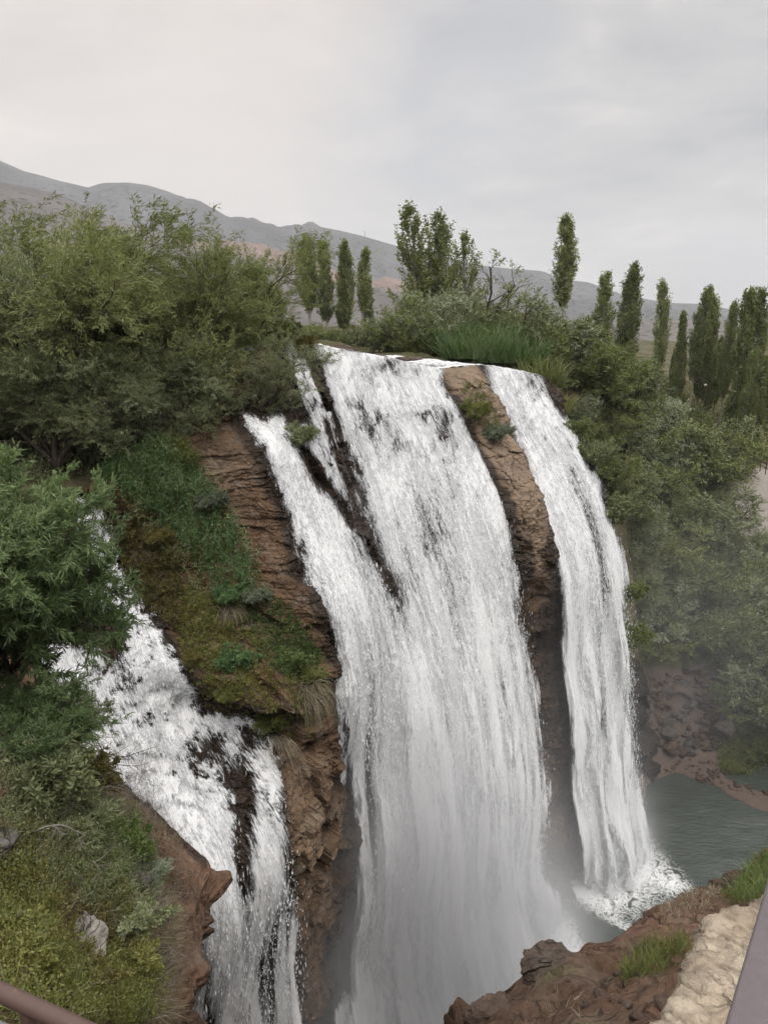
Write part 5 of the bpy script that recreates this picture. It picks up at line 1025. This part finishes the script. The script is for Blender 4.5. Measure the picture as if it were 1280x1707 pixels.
for i, (px, py, sc, rot) in enumerate([(10, 1250, 1.3, (0, 60, -30)), (40, 1260, 1.3, (40, 70, 20)), (70, 1270, 1.0, (90, 50, 0)), (20, 1330, 1.2, (10, 60, 0)), (215, 1400, 1.0, (0, -30, 30)), (240, 1420, .95, (60, -40, 60)), (255, 1450, .9, (20, -20, 0)), (235, 1390, 1.0, (120, 0, 120)), (250, 1540, .8, (0, -10, 0)), (255, 1600, .7, (90, -20, -20)), (250, 1650, .7, (30, 0, 10)), (90, 1370, 1.1, (30, 20, 30)), (180, 1480, .8, (0, 10, -60)), (120, 1340, 1.2, (70, -20, 80)), (225, 1500, .8, (40, -30, -40)), (30, 1370, 1.2, (0, 30, -50)), (190, 1350, 1.1, (0, -30, 20))]):
    stick(TWIGS[i % 3], px, py, S_BANK, sc, rot, 'bare brown twig in the tangle on the near bank', 'twig', 'bare twigs on the near bank', (0, -.1, .12))
for i, (px, py, rot, sc) in enumerate([(120, 1215, (0, 25, 5), 1.7), (128, 1235, (40, 30, -15), 1.8), (150, 1265, (80, 20, -10), 1.6), (185, 1290, (20, 30, -30), 1.5)]):
    stick(TWIGS[i % 3], px, py, S_BANK, sc, rot, 'bare root-like twig arching from the bank over the white cascade', 'twig', 'twigs over the cascade', (0, 0, .15))
# boulders: a convex block cut by random planes, then weathered
def rock_mesh(seed, mat, cuts=11, rough=.07, name='boulder', sub=5):
    import bmesh
    bm = bmesh.new(); bmesh.ops.create_icosphere(bm, subdivisions=sub, radius=1.0); V = np.array([v.co[:] for v in bm.verts]); F = np.array([[v.index for v in f.verts] for f in bm.faces]); bm.free()
    r_ = np.random.default_rng(seed); nr = unit(r_.normal(size=(cuts, 3))); h = .5+.4*r_.random(cuts); dt = V @ nr.T; rad = np.min(np.where(dt > .05, h[None]/np.maximum(dt, .05), 9), axis=1); rad = np.minimum(rad, 1.15)
    V = V*rad[:, None]; V = V*(1+rough*fbm(V*2.5+seed, 4, seed)[:, None]+.03*fbm(V*9+seed, 3, seed+1)[:, None])
    return mk(name, V, F, mat, link=False, attrs={'moss': np.zeros(len(V)), 'wet': np.zeros(len(V))})
M_WHITE = rock_material('white weathered rock', [(.3, .28, .25), (.42, .4, .37), (.5, .48, .45), (.58, .56, .53), (.62, .61, .59)], .1, .5)
M_WETROCK = rock_material('wet dark rock', [(.02, .018, .015), (.04, .034, .028), (.06, .05, .042), (.085, .07, .06), (.10, .09, .08)], .5, .2)
M_BROWNROCK = rock_material('brown river rock', [(.07, .05, .038), (.12, .085, .062), (.165, .125, .095), (.2, .16, .125), (.24, .21, .18)], .5, .3, .2)
RB = [rock_mesh(201+i, M_GREYROCK, sub=4) for i in range(4)]; RW = [rock_mesh(211+i, M_WHITE, 8, .1) for i in range(2)]; RD = [rock_mesh(221+i, M_WETROCK, 9, .1) for i in range(3)]; RN = [rock_mesh(231+i, M_BROWNROCK, 9, .09) for i in range(3)]; RS = [rock_mesh(241+i, M_BOULDER, 9, .06, 'rubble_stone', 3) for i in range(4)]
def rock(proto, p, sc, rz, label, group=None, tilt=(0, 0), cat='rock'):
    o = proto.copy(); C.objects.link(o); o.location = tuple(p); o.scale = sc; o.rotation_euler = (tilt[0], tilt[1], rz); return tag(o, label, cat, group)
rock(RW[0], S_BANK.at(102, 1552)+(.05, -.28, .30), (.32, .26, .36), .4, 'white weathered rock in the grass, the one nearer the edge of the view', 'white rocks on the bank')
rock(RW[1], S_BANK.at(166, 1560)+(.02, -.28, .26), (.34, .26, .36), 1.4, 'white weathered rock beside the dark green shrub on the bank', 'white rocks on the bank')
rock(RB[0], S_BANK.at(232, 1478)+(0, 0, 0), (.3, .25, .3), .5, 'grey rock among dry brush near the brown nose', 'grey rocks on the bank')
rock(RB[1], S_BANK.at(258, 1520)+(0, 0, 0), (.26, .25, .3), 2.5, 'grey rock by the cliff rim under the brown nose', 'grey rocks on the bank')
rock(RB[2], S_BANK.at(268, 1600)+(0, 0, 0), (.22, .2, .35), 1.5, 'grey rock low on the cliff rim, lapped by dry brush', 'grey rocks on the bank')
rock(RB[3], S_BANK.at(10, 1405)+(0, -.1, .1), (.25, .2, .2), 1.5, 'small grey rock under the olive shrub', 'grey rocks on the bank')
rock(RN[0], S_BANK.at(912, 1610)+(0, .05, -.1), (.27, .25, .3), .3, 'rounded brown rock sticking out of the mound rim', 'brown rocks on the mound')
rock(RN[1], S_BANK.at(826, 1680)+(0, .0, -.12), (.22, .26, .2), 1.9, 'low brown rock at the tip of the mound', 'brown rocks on the mound')
rock(RN[2], S_BANK.at(1212, 1478)+(0, .0, -.1), (.22, .3, .26), .9, 'dark brown rock under the grass at the rim of the mound', 'brown rocks on the mound')
r_ = np.random.default_rng(9)
for i in range(60):
    px, py = r_.uniform(830, 1130), r_.uniform(1550, 1700)
    if py < 1720-(px-790)*.42: continue
    s_ = .015+.04*r_.random()**2; rock(RS[i % 4], S_BANK.at(px, py)+(0, 0, .01), (s_*1.3, s_, s_*.8), i, 'small loose stone on the brown mound', 'loose stones on the mound', cat='stone')
# rocks in the river at the lip and at the foot of the falls
def riv(px, py, Y, sc, k, lab, rz=0.): rock(RN[k], P(px, py, Y), sc, rz, lab, 'rocks in the river at the lip')
riv(558, 585, 49, (1.3, .7, .55), 0, 'flat brown rock at the lip near the upper end of the thin streams', .2); riv(581, 592, 49, (.45, .4, .35), 1, 'little dark rock just below the flat lip rock', .9)
riv(636, 597, 53, (.8, .5, .3), 2, 'tan slab in the white water in the middle of the lip', .1); riv(667, 616, 52.5, (.6, .4, .38), 1, 'small brown block below the tan slab in the rapids', .5); riv(682, 598, 56, (.9, .5, .22), 0, 'thin flat rock awash near the far bank', .1); riv(655, 607, 52.8, (.7, .35, .25), 0, 'narrow rock joining the tan slab and the small block', -.5)
rock(RD[0], PZ(1040, 1322, .8)+(0, 0, .2), (1.5, 1.6, 2.6), .5, 'big wet dark rock rising from the pool at the foot of the narrow fall', 'wet rocks in the pool'); rock(RD[1], PZ(1078, 1290, .3), (1.3, 1.2, 1.0), 1.5, 'low wet rock at the far edge of the pool beside the splash', 'wet rocks in the pool')
rock(RN[2], PZ(918, 1455, .5)+(-.6, .6, 1.2), (2.2, 2.4, 3.2), 2.3, 'reddish brown block between the feet of the two big falls', 'blocks at the foot of the falls'); rock(RN[0], PZ(905, 1400, 2)+(-.8, .8, 1.5), (2.0, 2.0, 1.6), .7, 'upper reddish slab resting on the brown block', 'blocks at the foot of the falls'); rock(RD[2], PZ(945, 1490, 0), (1.0, .9, 1.0), 2.5, 'wet block in the pool below the brown block', 'wet rocks in the pool')
for k_, (px, py, Y, sc_) in enumerate([(1052, 1190, 66, (1.6, 1.6, 2.2)), (1068, 1245, 65, (1.8, 1.5, 2.0)), (1060, 1140, 67, (1.4, 1.5, 2.0)), (1085, 1278, 65.5, (1.1, 1.0, .8)), (1045, 1270, 61, (1.2, 1.3, 2.0))]): rock(RD[k_ % 3], P(px, py, Y), sc_, k_*1.3, 'dark wet block in the rock pile just past the narrow fall', 'dark blocks past the narrow fall')
# scree on the far shore, every stone by itself
poly = [(1085, 1130), (1130, 1118), (1200, 1125), (1212, 1180), (1205, 1240), (1150, 1262), (1090, 1250), (1060, 1200)]
vis = S_GROUND.visible(); cand = vis[in_poly(S_GROUND.px[vis], S_GROUND.py[vis], poly)]
for i in range(210):
    q = S_GROUND.V[r_.choice(cand)]; s_ = .22+.55*r_.random()**2.2; rock((RB+RS)[i % 8], q+(r_.uniform(-.3, .3), r_.uniform(-.3, .3), s_*.25), (s_*1.25, s_, s_*.7), i*1.1, 'angular stone in the scree above the far shore', 'stones of the scree', (r_.uniform(-.4, .4), r_.uniform(-.4, .4)), 'stone')
poly = [(1085, 1285), (1150, 1262), (1270, 1290), (1290, 1330), (1200, 1316), (1130, 1296)]
cand = vis[in_poly(S_GROUND.px[vis], S_GROUND.py[vis], poly)]
for i in range(110):
    q = S_GROUND.V[r_.choice(cand)]; s_ = .10+.28*r_.random()**2.5; rock(RS[i % 4], q+(0, 0, s_*.2), (s_*1.2, s_, s_*.7), i*1.7, 'small stone of the reddish shingle along the pool', 'stones along the far shore', cat='stone')
rock(RB[0], P(1208, 1212, 69.6), (1.3, 1.2, 1.1), .3, 'largest grey block at the grassy end of the scree', 'blocks of the scree'); rock(RB[2], P(1115, 1222, 68.8), (1.1, .9, .8), 1.3, 'dark grey block in the lower scree beside the orange stones', 'blocks of the scree')
rock(RN[1], P(1118, 1243, 68), (.8, .6, .55), .3, 'orange-brown block at the foot of the scree', 'blocks of the scree'); rock(RB[1], P(1160, 1110, 74), (1.5, .7, .35), .1, 'flat pale slab among bushes above the scree', 'blocks of the scree')
herbs('undergrowth', S_GROUND, [(1190, 1230), (1290, 1220), (1300, 1300), (1200, 1290)], 900, .7, L_LIME, 'grass on the far shore', 85, leaf=(.3, .08), per=12, lean=.4)
herbs('undergrowth', S_GROUND, [(1050, 700), (1215, 760), (1215, 900), (1300, 910), (1300, 1230), (1210, 1230), (1205, 1130), (1060, 1110), (1050, 900)], 3600, 1.3, L_BUSH, 'thicket floor', 86, leaf=(.34, .14), per=12, lean=.4)
herbs('undergrowth', S_GROUND, [(1060, 620), (1300, 690), (1300, 775), (1225, 770), (1080, 700)], 1700, 1.5, L_LIME, 'meadow under the poplars', 87, leaf=(.4, .12), per=10, lean=.3)
# wooden path railing and lamp by the poplars
def path_fence():
    root = empty('path_fence', P(1232, 790, 93)); tag(root, 'dark post and rail fence along the pale path under the poplars', 'fence'); inv = -np.array(root.location)
    pts = resample(smooth_curve([P(1226, 768, 97), P(1246, 775, 95), P(1268, 783, 93), P(1300, 800, 90), P(1380, 830, 86)], 60), 14)
    for p in pts: V, F = tube_arrays(np.array([[p-(0, 0, .3), p+(0, 0, .5), p+(0, 0, 1.15)]])+inv, np.full((1, 3), .06), 6); mk('post', V, F, B_DARK, root)
    for h in (.55, 1.05): V, F = tube_arrays((pts+np.array([0, 0, h])+inv)[None], np.full((1, len(pts)), .04), 6); mk('rail', V, F, B_DARK, root)
path_fence()
def lamp(p, label, h=3.2):
    root = empty('street_lamp', p); tag(root, label, 'lamp', 'lamps along the path'); V, F = tube_arrays(np.array([[(0, 0, -.3), (0, 0, h*.5), (0, 0, h)]]), np.array([[.06, .05, .04]]), 8); mk('pole', V, F, B_DARK, root)
    zz_ = np.linspace(0, 1, 9); rr = np.array([.05, .14, .2, .22, .22, .2, .16, .09, .01]); V, F = tube_arrays(np.array([[(0, 0, h+z*.42) for z in zz_]]), rr[None], 12); mk('lamp_globe', V, F, M_STONE, root)
lamp(P(1254, 778, 97), 'thin dark lamp post with pale globe by the path fence'); lamp(P(1171, 680, 112), 'lamp post with pale globe standing inside the long poplar row')
# masts on the skyline
for px, py, h, lab in ((523, 378, 9, 'thin lattice mast on the round mountain top'), (608, 392, 7, 'thin mast on the mountain shoulder behind the poplar stand')):
    p = P(px, py, 2390); root = empty('radio_mast', p); tag(root, lab, 'mast', 'masts on the mountain'); hh = h/FPX*2390; V, F = tube_arrays(np.array([[(0, 0, -8), (0, 0, hh*.5), (0, 0, hh)]]), np.array([[1.0, .7, .4]]), 6); mk('pole', V, F, M_GREYBAR, root)
    V, F = tube_arrays(np.array([[(-2.5, 0, hh*.7), (0, 0, hh*.7), (2.5, 0, hh*.7)]]), np.full((1, 3), .5), 6); mk('cross_arm', V, F, M_GREYBAR, root)
volume_box('haze', (-5200, -60, -4), (5200, 9000, 900), haze_material())
